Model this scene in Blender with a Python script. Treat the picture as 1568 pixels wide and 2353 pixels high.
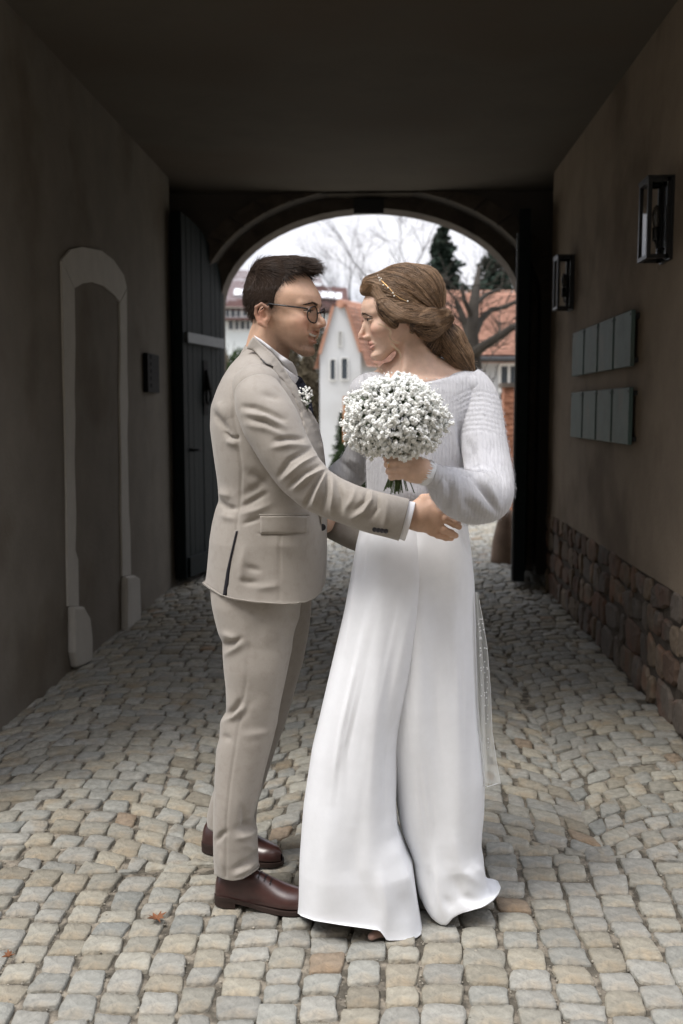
import bpy, bmesh, math, random
import numpy as np
from mathutils import Vector, Matrix
R = math.radians
SC = bpy.context.scene
COL = SC.collection
for o in list(bpy.data.objects): bpy.data.objects.remove(o)

# ------------------------------------------------------------------ camera
CAM = np.array((0.0, 0.0, 1.40)); PITCH = R(5.84); YAW = R(2.4); LENS = 35.05
FPX = LENS/36*2352.0                      # focal length in measuring units of the photograph
cd = bpy.data.cameras.new('camera'); cam = bpy.data.objects.new('camera', cd); COL.objects.link(cam)
cam.location = CAM; cam.rotation_euler = (R(90)-PITCH, 0, YAW)
cd.sensor_fit = 'VERTICAL'; cd.sensor_height = 36; cd.sensor_width = 24; cd.lens = LENS
cd.clip_start = 0.05; cd.clip_end = 2000
cd.dof.use_dof = True; cd.dof.focus_distance = 2.80; cd.dof.aperture_fstop = 3.2
SC.camera = cam
RM = np.array(cam.rotation_euler.to_matrix())

def ray(x, y):
    d = RM @ np.array(((x-784)/FPX, -(y-1176)/FPX, -1.0)); return d
def P(x, y, Y):                            # photo point -> world, on the vertical plane at distance Y
    d = ray(x, y); return CAM + d*((Y-CAM[1])/d[1])
def PX(x, y, X):
    d = ray(x, y); return CAM + d*((X-CAM[0])/d[0])
def PZ(x, y, Z):
    d = ray(x, y); return CAM + d*((Z-CAM[2])/d[2])
def proj(v):
    c = (np.asarray(v)-CAM) @ RM
    return np.stack((784+FPX*c[..., 0]/-c[..., 2], 1176-FPX*c[..., 1]/-c[..., 2]), -1)

# ------------------------------------------------------------------ sky and sun
SUN_EL, SUN_AZ = R(62), R(231)             # azimuth clockwise from +Y: behind the camera and to its left
w = bpy.data.worlds.new('World'); SC.world = w; w.use_nodes = True
nt = w.node_tree; N = nt.nodes; L = nt.links; N.clear()
out = N.new('ShaderNodeOutputWorld'); bg = N.new('ShaderNodeBackground'); L.new(bg.outputs[0], out.inputs[0])
bg.inputs['Strength'].default_value = 0.10
sky = N.new('ShaderNodeTexSky'); sky.sky_type = 'NISHITA'; sky.sun_disc = False
sky.sun_elevation = SUN_EL; sky.sun_rotation = SUN_AZ; sky.air_density = 1; sky.dust_density = 2
tc = N.new('ShaderNodeTexCoord'); sep = N.new('ShaderNodeSeparateXYZ'); L.new(tc.outputs['Generated'], sep.inputs[0])
grad = N.new('ShaderNodeMapRange'); L.new(sep.outputs['Z'], grad.inputs['Value'])   # overcast sky: zenith three times the horizon
SKY_H, SKY_Z = 4.0, 17.0
grad.inputs['From Min'].default_value = 0; grad.inputs['From Max'].default_value = 1
grad.inputs['To Min'].default_value = SKY_H; grad.inputs['To Max'].default_value = SKY_Z
mp = N.new('ShaderNodeMapping'); mp.inputs['Scale'].default_value = (1, 1, 3.2); L.new(tc.outputs['Generated'], mp.inputs[0])
cn = N.new('ShaderNodeTexNoise'); cn.inputs['Scale'].default_value = 3.1; cn.inputs['Detail'].default_value = 6; L.new(mp.outputs[0], cn.inputs['Vector'])
cr = N.new('ShaderNodeValToRGB'); cr.color_ramp.elements[0].position = .36; cr.color_ramp.elements[0].color = (.78, .82, .94, 1)
cr.color_ramp.elements[1].position = .62; cr.color_ramp.elements[1].color = (1.02, 1.0, 1.04, 1); L.new(cn.outputs['Fac'], cr.inputs[0])
ml = N.new('ShaderNodeVectorMath'); ml.operation = 'SCALE'; L.new(cr.outputs[0], ml.inputs[0]); L.new(grad.outputs[0], ml.inputs['Scale'])
mx = N.new('ShaderNodeMixRGB'); mx.inputs[0].default_value = .90; L.new(sky.outputs[0], mx.inputs[1]); L.new(ml.outputs[0], mx.inputs[2])
L.new(mx.outputs[0], bg.inputs['Color'])
sd = bpy.data.lights.new('sun', 'SUN'); sun = bpy.data.objects.new('sun', sd); COL.objects.link(sun)
sd.energy = 1.5; sd.angle = R(22); sd.color = (1, .95, .88)
sun.rotation_euler = (R(90)-SUN_EL, 0, math.pi-SUN_AZ)
sun.location = (-4, -6, 9)
vs = SC.view_settings; vs.view_transform = 'Standard'; vs.look = 'None'; vs.exposure = 0.90; vs.gamma = 1; vs.use_curve_mapping = False
SC.render.engine = 'CYCLES'
SC.cycles.max_bounces = 8; SC.cycles.diffuse_bounces = 5; SC.cycles.use_denoising = True

# ------------------------------------------------------------------ materials
def lin(*c): return tuple(c)
def pmat(name, base, rough=.8, var=.12, scale=8, bump=0, bscale=60, bdist=.002, spec=.3, metal=0, sss=0, sheen=0,
         col2=None, c2scale=3, c2lo=.5, c2hi=.65, island=0, objrand=0, aniso=None, detail=5, coat=0, extra=None):
    m = bpy.data.materials.new(name); m.use_nodes = True
    nt = m.node_tree; N = nt.nodes; L = nt.links
    b = N['Principled BSDF']
    b.inputs['Roughness'].default_value = rough; b.inputs['Specular IOR Level'].default_value = spec
    b.inputs['Metallic'].default_value = metal
    if sss:
        b.inputs['Subsurface Weight'].default_value = sss; b.inputs['Subsurface Radius'].default_value = (1, .35, .2); b.inputs['Subsurface Scale'].default_value = .008
    if sheen: b.inputs['Sheen Weight'].default_value = sheen; b.inputs['Sheen Roughness'].default_value = .5
    if coat: b.inputs['Coat Weight'].default_value = coat; b.inputs['Coat Roughness'].default_value = .15
    tc = N.new('ShaderNodeTexCoord'); vec = tc.outputs['Object']
    if aniso:
        mp = N.new('ShaderNodeMapping'); mp.inputs['Scale'].default_value = aniso; L.new(vec, mp.inputs[0]); vec = mp.outputs[0]
    def rgb(c):
        n = N.new('ShaderNodeRGB'); n.outputs[0].default_value = (*c, 1); return n.outputs[0]
    color = rgb(base)
    if col2 is not None:
        n2 = N.new('ShaderNodeTexNoise'); n2.inputs['Scale'].default_value = c2scale; n2.inputs['Detail'].default_value = 6; L.new(vec, n2.inputs['Vector'])
        mr = N.new('ShaderNodeMapRange'); mr.inputs[1].default_value = c2lo; mr.inputs[2].default_value = c2hi; L.new(n2.outputs['Fac'], mr.inputs[0])
        mm = N.new('ShaderNodeMixRGB'); L.new(mr.outputs[0], mm.inputs[0]); L.new(color, mm.inputs[1]); mm.inputs[2].default_value = (*col2, 1); color = mm.outputs[0]
    if island or objrand:
        g = N.new('ShaderNodeNewGeometry'); oi = N.new('ShaderNodeObjectInfo')
        ad = N.new('ShaderNodeMath'); ad.operation = 'ADD'; L.new(g.outputs['Random Per Island'], ad.inputs[0]); L.new(oi.outputs['Random'], ad.inputs[1])
        fr = N.new('ShaderNodeMath'); fr.operation = 'FRACT'; L.new(ad.outputs[0], fr.inputs[0]); rnd = fr.outputs[0]
        if extra:
            rp = N.new('ShaderNodeValToRGB'); rp.color_ramp.interpolation = 'CONSTANT'
            while len(rp.color_ramp.elements) > 1: rp.color_ramp.elements.remove(rp.color_ramp.elements[0])
            for i, (p, c) in enumerate(extra):
                e = rp.color_ramp.elements[0] if i == 0 else rp.color_ramp.elements.new(p)
                e.position = p; e.color = (*c, 1)
            L.new(rnd, rp.inputs[0])
            mm = N.new('ShaderNodeMixRGB'); mm.blend_type = 'MULTIPLY'; mm.inputs[0].default_value = 1; L.new(color, mm.inputs[1]); L.new(rp.outputs[0], mm.inputs[2]); color = mm.outputs[0]
        mr = N.new('ShaderNodeMapRange'); mr.inputs[3].default_value = 1-(island or objrand); mr.inputs[4].default_value = 1+(island or objrand)
        h = N.new('ShaderNodeMath'); h.operation = 'MULTIPLY'; h.inputs[1].default_value = 7.31; L.new(rnd, h.inputs[0])
        h2 = N.new('ShaderNodeMath'); h2.operation = 'FRACT'; L.new(h.outputs[0], h2.inputs[0]); L.new(h2.outputs[0], mr.inputs[0])
        sc = N.new('ShaderNodeVectorMath'); sc.operation = 'SCALE'; L.new(color, sc.inputs[0]); L.new(mr.outputs[0], sc.inputs['Scale']); color = sc.outputs[0]
    if var:
        n1 = N.new('ShaderNodeTexNoise'); n1.inputs['Scale'].default_value = scale; n1.inputs['Detail'].default_value = detail; n1.inputs['Roughness'].default_value = .65; L.new(vec, n1.inputs['Vector'])
        mr = N.new('ShaderNodeMapRange'); mr.inputs[1].default_value = .25; mr.inputs[2].default_value = .75; mr.inputs[3].default_value = 1-var; mr.inputs[4].default_value = 1+var; L.new(n1.outputs['Fac'], mr.inputs[0])
        sc = N.new('ShaderNodeVectorMath'); sc.operation = 'SCALE'; L.new(color, sc.inputs[0]); L.new(mr.outputs[0], sc.inputs['Scale']); color = sc.outputs[0]
    L.new(color, b.inputs['Base Color'])
    if bump:
        n3 = N.new('ShaderNodeTexNoise'); n3.inputs['Scale'].default_value = bscale; n3.inputs['Detail'].default_value = 4; L.new(vec, n3.inputs['Vector'])
        bp = N.new('ShaderNodeBump'); bp.inputs['Strength'].default_value = bump; bp.inputs['Distance'].default_value = bdist
        L.new(n3.outputs['Fac'], bp.inputs['Height']); L.new(bp.outputs[0], b.inputs['Normal'])
    return m

# ------------------------------------------------------------------ object helpers
def attach(o, parent):
    o.parent = parent
    if parent is not None:
        M = Matrix.Identity(4); p = parent; chain = []
        while p is not None: chain.append(p); p = p.parent
        for q in reversed(chain): M = M @ q.matrix_parent_inverse @ q.matrix_basis
        o.matrix_parent_inverse = M.inverted()
def obj(name, verts, faces, mat=None, parent=None, smooth=False, loc=None, world=True):
    me = bpy.data.meshes.new(name); me.from_pydata([tuple(map(float, v)) for v in verts], [], [tuple(f) for f in faces])
    if smooth: me.polygons.foreach_set('use_smooth', [True]*len(me.polygons))
    me.update(); return link(name, me, mat, parent, world)
def link(name, me, mat=None, parent=None, world=True):
    o = bpy.data.objects.new(name, me); COL.objects.link(o)
    if mat is not None and not me.materials: me.materials.append(mat)
    if parent is not None:
        if world: attach(o, parent)
        else: o.parent = parent
    return o
def objnp(name, V, F, mat=None, parent=None, smooth=True, world=True):   # numpy arrays: F (n,3|4)
    V = np.ascontiguousarray(V, dtype=np.float32); F = np.asarray(F, dtype=np.int32)
    me = bpy.data.meshes.new(name); k = F.shape[1]
    me.vertices.add(len(V)); me.vertices.foreach_set('co', V.ravel())
    me.loops.add(F.size); me.loops.foreach_set('vertex_index', F.ravel())
    me.polygons.add(len(F)); me.polygons.foreach_set('loop_start', np.arange(0, F.size, k, dtype=np.int32))
    me.polygons.foreach_set('use_smooth', np.full(len(F), smooth))
    me.update(calc_edges=True); me.validate()
    return link(name, me, mat, parent, world)
def tag(o, label=None, cat=None, group=None, kind=None):
    if label: o['label'] = label
    if cat: o['category'] = cat
    if group: o['group'] = group
    if kind: o['kind'] = kind
    return o
def thing(name, label, cat, loc=(0, 0, 0), rz=0, group=None):
    o = bpy.data.objects.new(name, None); COL.objects.link(o); o.empty_display_size = .1
    o.location = loc; o.rotation_euler = (0, 0, rz); tag(o, label, cat, group); return o
class MB:
    def __init__(s): s.v = []; s.f = []
    def add(s, v, f):
        n = len(s.v); s.v += [tuple(map(float, p)) for p in v]; s.f += [tuple(n+i for i in q) for q in f]; return s
    def box(s, c, d, rot=None):
        v = [Vector((sx*d[0]/2, sy*d[1]/2, sz*d[2]/2)) for sx in (-1, 1) for sy in (-1, 1) for sz in (-1, 1)]
        if rot is not None: v = [rot @ p for p in v]
        v = [p+Vector(c) for p in v]
        return s.add(v, [(0, 1, 3, 2), (4, 6, 7, 5), (0, 4, 5, 1), (2, 3, 7, 6), (0, 2, 6, 4), (1, 5, 7, 3)])
    def bbox(s, lo, hi): return s.box([(a+b)/2 for a, b in zip(lo, hi)], [b-a for a, b in zip(lo, hi)])
    def prism(s, poly, off):                 # poly: list of 3D points (planar), extruded by off
        n = len(poly); off = Vector(off); a = [Vector(p) for p in poly]; b = [p+off for p in a]
        return s.add(a+b, [tuple(range(n))[::-1], tuple(range(n, 2*n))]+[(i, (i+1) % n, n+(i+1) % n, n+i) for i in range(n)])
    def tube(s, pts, rad, n=6, cap=True):
        pts = [Vector(p) for p in pts]; m = len(pts); base = len(s.v)
        if not hasattr(rad, '__len__'): rad = [rad]*m
        up = None
        for i, p in enumerate(pts):
            t = (pts[min(i+1, m-1)]-pts[max(i-1, 0)]).normalized()
            if up is None: up = t.orthogonal().normalized()
            a = (up-t*up.dot(t)); a = a.normalized() if a.length > 1e-6 else t.orthogonal().normalized()
            up = a; b = t.cross(a)
            s.v += [tuple(p+(a*math.cos(2*math.pi*k/n)+b*math.sin(2*math.pi*k/n))*rad[i]) for k in range(n)]
        for i in range(m-1):
            for k in range(n):
                s.f.append((base+i*n+k, base+i*n+(k+1) % n, base+(i+1)*n+(k+1) % n, base+(i+1)*n+k))
        if cap: s.f.append(tuple(base+k for k in range(n))[::-1]); s.f.append(tuple(base+(m-1)*n+k for k in range(n)))
        return s
    def lathe(s, prof, n=16, c=(0, 0, 0), axis=None):
        base = len(s.v); c = Vector(c); m = len(prof)
        for r, z in prof:
            for k in range(n):
                p = Vector((r*math.cos(2*math.pi*k/n), r*math.sin(2*math.pi*k/n), z))
                if axis is not None: p = axis @ p
                s.v.append(tuple(p+c))
        for i in range(m-1):
            for k in range(n): s.f.append((base+i*n+k, base+i*n+(k+1) % n, base+(i+1)*n+(k+1) % n, base+(i+1)*n+k))
        s.f.append(tuple(base+k for k in range(n))[::-1]); s.f.append(tuple(base+(m-1)*n+k for k in range(n)))
        return s
    def ball(s, c, r, n=8, m=5, sq=(1, 1, 1)):
        prof = [(max(1e-4, math.sin(math.pi*i/m)), -math.cos(math.pi*i/m)) for i in range(m+1)]
        base = len(s.v); s.lathe(prof, n)
        for i in range(base, len(s.v)):
            p = s.v[i]; s.v[i] = tuple(c[k]+p[k]*r*sq[k] for k in range(3))
        return s
    def build(s, name, mat=None, parent=None, smooth=False, world=True):
        return obj(name, s.v, s.f, mat, parent, smooth, world=world)
def mesh_bevel(o, width=.004, seg=2):
    bm = bmesh.new(); bm.from_mesh(o.data)
    bmesh.ops.bevel(bm, geom=[e for e in bm.edges if e.is_manifold and e.calc_face_angle(0) > .5], offset=width, segments=seg, affect='EDGES', profile=.5)
    bm.to_mesh(o.data); bm.free(); return o
def copy_tree(o, parent=None):
    c = o.copy(); COL.objects.link(c); c.parent = parent
    for ch in list(o.children): copy_tree(ch, c)
    return c
# ------------------------------------------------------------------ the setting
XL, XR, ZC, Y0, YL, YR = -1.68, 1.29, 3.20, 3.17, 7.93, 7.88
YA, YA2, YB = 8.50, 8.74, 9.02             # gate wall: inner face, rebate, outer face
rng = random.Random(5); nrg = np.random.default_rng(5)
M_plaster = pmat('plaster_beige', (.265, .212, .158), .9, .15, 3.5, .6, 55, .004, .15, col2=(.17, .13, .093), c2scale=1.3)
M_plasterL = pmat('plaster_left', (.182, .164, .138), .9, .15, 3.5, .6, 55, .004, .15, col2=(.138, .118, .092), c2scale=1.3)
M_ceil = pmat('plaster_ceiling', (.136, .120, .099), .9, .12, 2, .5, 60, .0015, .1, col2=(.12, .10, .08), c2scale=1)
M_white = pmat('painted_surround', (.47, .455, .42), .85, .08, 9, .5, 90, .002, .2)
M_facade = pmat('facade_render', (.28, .25, .21), .9, .08, 2, .3, 120)
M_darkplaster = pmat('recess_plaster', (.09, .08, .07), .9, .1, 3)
M_archstone = pmat('arch_sandstone', (.11, .092, .075), .9, .2, 14, .5, 60, .003, .2, col2=(.08, .066, .055), c2scale=5)
M_bed = pmat('joint_grit', (.10, .09, .073), .95, .35, 60, .8, 260, .004, .1, col2=(.26, .23, .185), c2scale=22, c2lo=.45, c2hi=.6)
M_cob = pmat('cobble_stone', (.285, .280, .252), .78, .30, 40, .8, 90, .006, .08, col2=(.30, .262, .205), c2scale=9, c2lo=.52, c2hi=.72, island=.15,
             extra=[(0, (1, 1, 1)), (.30, (.95, .965, .97)), (.50, (1.02, 1, .95)), (.78, (1.0, .95, .86)), (.90, (.90, .84, .75)), (.975, (.98, .80, .66)), (.988, (.88, .91, .93))])
M_cob2 = pmat('passage_cobble', (.115, .108, .094), .85, .32, 40, .8, 90, .006, .12, col2=(.14, .11, .08), c2scale=9, c2lo=.5, c2hi=.7, island=.16,
              extra=[(0, (1, 1, 1)), (.25, (.86, .93, .98)), (.50, (1.02, 1, .92)), (.72, (1.0, .90, .78)), (.86, (.80, .72, .62)), (.94, (1.15, .82, .62)), (.96, (.75, .84, .9))])
M_rubble = pmat('rubble_stone', (.135, .115, .097), .9, .28, 16, .8, 50, .006, .2, island=.22, col2=(.16, .105, .08), c2scale=6,
                extra=[(0, (1, 1, 1)), (.4, (1.2, 1.1, .95)), (.7, (1.05, .85, .75)), (.88, (1.45, 1.35, 1.2))])
M_mortar = pmat('rubble_mortar', (.095, .08, .066), .95, .25, 40, .6, 120, .004, .1)
M_gate = pmat('gate_wood', (.008, .0135, .0145), .7, .3, 14, .4, 90, .002, .15, aniso=(6, 6, .6))
M_iron = pmat('black_iron', (.009, .010, .011), .42, .2, 30, .15, 200, .001, .5)
M_steel = pmat('grey_steel', (.12, .13, .135), .5, .15, 20, 0, spec=.5, metal=.4)
M_yard = pmat('yard_gravel', (.52, .49, .42), .95, .18, 9, .8, 70, .01, .1, col2=(.42, .39, .32), c2scale=1.8)

# ground: one sheet to the horizon
tag(obj('ground', [(-600, -300, -.032), (600, -300, -.032), (600, 1200, -.032), (-600, 1200, -.032)], [(0, 1, 2, 3)], M_yard), kind='structure')
pave = tag(obj('pavement', [(-7, -5, -.0115), (7, -5, -.0115), (7, 13.2, -.0115), (-7, 13.2, -.0115)], [(0, 1, 2, 3)], M_bed), kind='structure')

# cobbles ---------------------------------------------------------
def stone_mesh(quad, z, tilt, K=3):
    """quad: 4 xy corners (ccw); a rounded, domed sett with an uneven outline."""
    q = [Vector((*p, 0)) for p in quad]; c = sum(q, Vector())/4
    ring = []
    for i in range(4):
        a, b, d = q[i], q[(i+1) % 4], q[i-1]
        e1 = (d-a); e2 = (b-a); r1 = min(.028, e1.length*.27)*rng.uniform(.25, 1.3); r2 = min(.028, e2.length*.27)*rng.uniform(.25, 1.3)
        ring.append(a+e1.normalized()*r1); ring.append(a+(e1.normalized()*r1+e2.normalized()*r2)*.22); ring.append(a+e2.normalized()*r2)
        m = (a+b)/2; ring.append(m+(m-c).normalized()*rng.uniform(-.0035, .002))
    n = len(ring); v = []
    tx, ty = tilt
    def zz(p): return z+(p.x-c.x)*tx+(p.y-c.y)*ty
    for p in ring: v.append((p.x+(p.x-c.x)*.03, p.y+(p.y-c.y)*.03, -.03))
    for p in ring: v.append((p.x, p.y, zz(p)-.0042+rng.uniform(-.0015, .0012)))
    for p in ring:
        s = rng.uniform(.90, .965); k = c+(p-c)*s; v.append((k.x, k.y, zz(k)-.0006+rng.uniform(-.0016, .0010)))
    for i in range(0, n, 2):
        k = c+(ring[i]-c)*.45; v.append((k.x, k.y, zz(k)+.0002+rng.uniform(-.0022, .0018)))
    v.append((c.x, c.y, z+rng.uniform(-.001, .001))); f = []
    for r in range(2):
        for i in range(n): f.append((r*n+i, r*n+(i+1) % n, (r+1)*n+(i+1) % n, (r+1)*n+i))
    h = n//2
    for i in range(h):
        a = 2*n+2*i; b = 2*n+2*i+1; cc = 2*n+(2*i+2) % n; u = 3*n+i; t = 3*n+(i+1) % h
        f.append((a, b, u)); f.append((b, t, u)); f.append((b, cc, t)); f.append((u, t, 3*n+h))
    return v, f
stones = []
def add_stone(quad):
    c = np.mean(quad, 0); stones.append((quad, c))
def ysf(x): return 2.96+.11*math.sin(x*2.7+.6)+.03*math.sin(x*8.1)
YS = 3.02
def warp(x, y):                                # laid by hand: nothing is quite straight
    return (x+.012*math.sin(y*2.1+x*1.3)+.008*math.sin(y*5.3+x*4), y+.016*math.sin(x*2.6+1)+.006*math.sin(x*7+y*3))
x = -1.75
while x < 1.6:
    wd = rng.uniform(.086, .110); y = 1.75+rng.uniform(0, .1)
    while y < ysf(x)+rng.uniform(-.02, .02):
        ln = rng.uniform(.070, .112); g = rng.uniform(.0025, .0075); gy = rng.uniform(.0015, .0045); j = .0085
        q = [(x+g, y+gy), (x+wd-g, y+gy), (x+wd-g, y+ln-gy), (x+g, y+ln-gy)]
        q = [warp(a+rng.uniform(-j, j), b+rng.uniform(-j, j)*.8) for a, b in q]; add_stone(q); y += ln
    x += wd
W = 1.2; RA = W/(2*math.sin(R(45))); 
for bay in range(-2, 3):
    xc = .10+bay*W; k = 0
    while True:
        yb = YS-.50+k*.098; k += 1
        if yb > 12.6: break
        n = 13; jit = rng.uniform(-.5, .5); cut = [rng.uniform(-.22, .22) for _ in range(n+1)]
        for i in range(n):
            a0 = R(-46)+R(92)*max(0, min(n, i+jit+cut[i]))/n; a1 = R(-46)+R(92)*max(0, min(n, i+1+jit+cut[i+1]))/n
            if a1-a0 < R(3): continue
            if xc+RA*math.sin(a1) < -2.1 or xc+RA*math.sin(a0) > 1.9: continue
            g = rng.uniform(.004, .007)
            def pt(a, r): return (xc+RA*math.sin(a)*1.0, yb+(RA*math.cos(a)-RA*math.cos(R(45)))+r)
            da = g/RA
            q = [pt(a0+da, g*.7), pt(a1-da, g*.7), pt(a1-da, .098-g*.7), pt(a0+da, .098-g*.7)]
            j = .010; q = [(u+rng.uniform(-j, j), v_+rng.uniform(-j, j)) for u, v_ in q]
            c = np.mean(q, 0)
            if max(b_ for a_, b_ in q) < ysf(xc+RA*math.sin((a0+a1)/2))+.055: continue
            q = [(a_, max(b_, ysf(a_)+.036)) for a_, b_ in q]; c = np.mean(q, 0)
            if c[1] < 7.9 and (c[0] < XL-.02 or c[0] > XR): continue
            add_stone(q)
def inview(c):
    p = proj(np.array((c[0], c[1], 0.0))); return -60 < p[0] < 1630 and p[1] < 2420, p
def qarea(q):
    p = proj(np.array([(a, b, 0.) for a, b in q])); x_, y_ = p[:, 0], p[:, 1]
    return abs(np.dot(x_, np.roll(y_, 1))-np.dot(y_, np.roll(x_, 1)))/2
vis = [s for s in stones if inview(s[1])[0]]
vis.sort(key=lambda s: -qarea(s[0]))
bulk = MB(); bulk2 = MB()
for i, (q, c) in enumerate(vis):
    big = i < 300
    v, f = stone_mesh(q, rng.uniform(-.0035, .0035), (rng.uniform(-.045, .045), rng.uniform(-.045, .045)))
    inner = False; _ = rng.random(); mc = M_cob2 if inner else M_cob
    if big:
        v = [(a-c[0], b-c[1], z) for a, b, z in v]
        me = bpy.data.meshes.new('cobble'); me.from_pydata(v, [], f); me.polygons.foreach_set('use_smooth', [True]*len(f))
        o = link('cobble', me, mc, None); o.location = (c[0], c[1], 0); o.parent = pave
    else: (bulk2 if inner else bulk).add(v, f)
if bulk.v: tag(bulk.build('distant_cobbles', M_cob, pave, smooth=True), kind='stuff')
# grit in the joints and a few dry leaves
gb = MB()
for i in range(5200):
    y = 1.9+1.6*rng.random()**1.3; xx = rng.uniform(-1.15, .95)*(y/2.8); r = rng.uniform(.0010, .0048)*rng.uniform(.5, 1)
    gb.ball((xx, y, -.0125+r*.6+.004), r, 5, 3, (1, rng.uniform(.7, 1.2), .7))
tag(gb.build('grit', pmat('grit_stone', (.24, .22, .18), .9, .3, 30, island=.5), pave), kind='stuff')
M_leaf = pmat('dry_leaf', (.20, .085, .04), .7, .3, 40)
def leaf(x, y, s, rz, label):
    b = [(0, -.9), (.12, -.35), (.5, -.55), (.42, -.2), (.95, -.05), (.5, .15), (.62, .5), (.22, .38), (0, 1), (-.22, .4), (-.6, .55), (-.48, .14), (-.95, 0), (-.42, -.2), (-.5, -.55), (-.12, -.35)]
    v = [(a*s, c*s, .006+.010*abs(a)+rng.uniform(0, .006)*s/.03) for a, c in b]+[(0, 0, .004)]
    n = len(b); o = obj('leaf', v, [(i, (i+1) % n, n) for i in range(n)], M_leaf); o.location = (x, y, .004); o.rotation_euler = (0, 0, rz)
    sm = o.modifiers.new('s', 'SOLIDIFY'); sm.thickness = .0006
    return tag(o, label, 'leaf', 'dry leaves on the cobbles')
p = PZ(360, 2118, 0); leaf(p[0], p[1], .030, .6, 'dry brown leaf lying on the cobbles left of the near shoe')
p = PZ(20, 2205, 0); leaf(p[0], p[1], .018, 2.1, 'small dark leaf scrap in a joint at the lower left edge of the paving')

# walls ------------------------------------------------------------
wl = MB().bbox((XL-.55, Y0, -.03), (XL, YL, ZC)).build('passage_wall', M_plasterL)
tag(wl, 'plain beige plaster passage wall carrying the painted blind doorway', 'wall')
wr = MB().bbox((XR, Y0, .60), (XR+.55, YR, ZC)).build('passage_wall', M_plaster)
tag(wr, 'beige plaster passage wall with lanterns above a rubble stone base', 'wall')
MB().bbox((XR+.012, Y0, -.03), (XR+.55, YR, .60)).build('plinth_core', M_mortar, wr)
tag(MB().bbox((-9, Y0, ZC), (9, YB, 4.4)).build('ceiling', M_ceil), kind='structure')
for a, b in ((-9, XL-.55), (XR+.55, 9)):
    tag(MB().bbox((a, Y0, -.03), (b, YA, ZC-.002)).build('building_wing', M_facade), ('rendered wing of the gatehouse behind the left passage wall' if a < 0 else 'rendered wing of the gatehouse behind the right passage wall'), 'building', 'wings of the gatehouse')
# rubble plinth on the right wall
def rubble(quad, xface, d):
    q = [Vector((0, *p)) for p in quad]; c = sum(q, Vector())/4; ring = []
    for i in range(4):
        a, b, e = q[i], q[(i+1) % 4], q[i-1]
        ring += [a+(e-a)*rng.uniform(.10, .30), a+(b-a)*rng.uniform(.10, .30)]
        if rng.random() < .6: ring.append((a+b)/2+((a+b)/2-c)*rng.uniform(-.08, .05))
    n = len(ring); v = []; f = []
    for s, dx in ((1.0, .03), (.98, -d*.55), (.82, -d)):
        for p in ring:
            k = c+(p-c)*s; v.append((xface+dx+rng.uniform(-.004, .004), k.y, k.z))
    v.append((xface-d*1.12, c.y, c.z))
    for r in range(2):
        for i in range(n): f.append((r*n+i, r*n+(i+1) % n, (r+1)*n+(i+1) % n, (r+1)*n+i))
    for i in range(n): f.append((2*n+i, 2*n+(i+1) % n, 3*n))
    return v, f
z = -.02
for hrow in (.175, .165, .15, .145):
    y = Y0+.45+rng.uniform(0, .1)
    while y < YR-.05:
        ln = rng.choice((rng.uniform(.09, .16), rng.uniform(.15, .34))); g = .010
        if y+ln > YR: ln = YR-y
        j = .026
        ys = (y+g, y+ln-g); zs = (z+g, z+hrow-g)
        q = [(ys[0], zs[0]), (ys[1], zs[0]), (ys[1], zs[1]), (ys[0], zs[1])]
        q = [(a+rng.uniform(-j, j), max(-.025, min(.612, b+rng.uniform(-j, j)))) for a, b in q]
        v, f = rubble(q, XR+.012, rng.uniform(.012, .024)); obj('stone', v, f, M_rubble, wr, smooth=False); y += ln
    z += hrow
# painted blind doorway on the left wall
ds = thing('door_surround', 'pale painted arched surround of the walled up doorway', 'door surround', (XL, 5.8, 0))
def lw(pts, name, d=.012):
    poly = [tuple(PX(a, b, XL)) for a, b in pts]
    poly = [(XL, p_[1], max(p_[2], -.02)) for p_ in poly]
    o = MB().prism(poly, (d, 0, 0)).build(name, M_white, ds); return o
lw([(137, 600), (140, 738), (143, 880), (146.6, 1018), (149, 1160), (150, 1269), (152, 1392), (176, 1392), (174.5, 1286), (168, 1264), (170, 1180), (166, 1060), (168, 960), (166, 906), (168, 790), (166, 665)], 'jamb')
lw([(271, 696), (273, 800), (271, 906), (274, 1050), (274, 1185), (276, 1241), (277, 1324), (296.5, 1320), (295, 1219), (292, 1180), (291, 1130), (288, 1000), (290, 930), (288, 850), (287, 664)], 'jamb')
lw([(166, 662), (184.6, 651), (207, 647.5), (235, 657), (257, 676.5), (271, 693), (287, 661), (280, 632), (257, 598), (229, 576), (184.6, 567), (157, 573), (137, 596)], 'arch')
for pts in ([(153, 1393), (154, 1499), (160, 1534), (196, 1531), (196, 1465), (191, 1420), (176, 1393)], [(277, 1325), (277, 1449), (310.5, 1440), (307, 1328), (296.5, 1321)]):
    o = lw(pts, 'plinth_block', .045); mesh_bevel(o, .014, 2)
# intercom
M_black = pmat('matt_black', (.006, .006, .007), .8, 0, spec=.15)
ic = thing('intercom', 'small black door intercom on the left plaster wall', 'intercom', (XL, 7.0, 1.7))
a = PX(327, 810, XL); b = PX(356, 903, XL)
mesh_bevel(MB().bbox((XL, a[1], b[2]), (XL+.035, b[1], a[2])).build('housing', M_black, ic), .006)
yy = (a[1]+b[1])/2; zz = (a[2]+b[2])/2
for k in range(5): MB().bbox((XL+.0352, yy-.10, zz-.10+k*.05), (XL+.040, yy+.10, zz-.075+k*.05)).build('name_button', M_black, ic)

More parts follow.
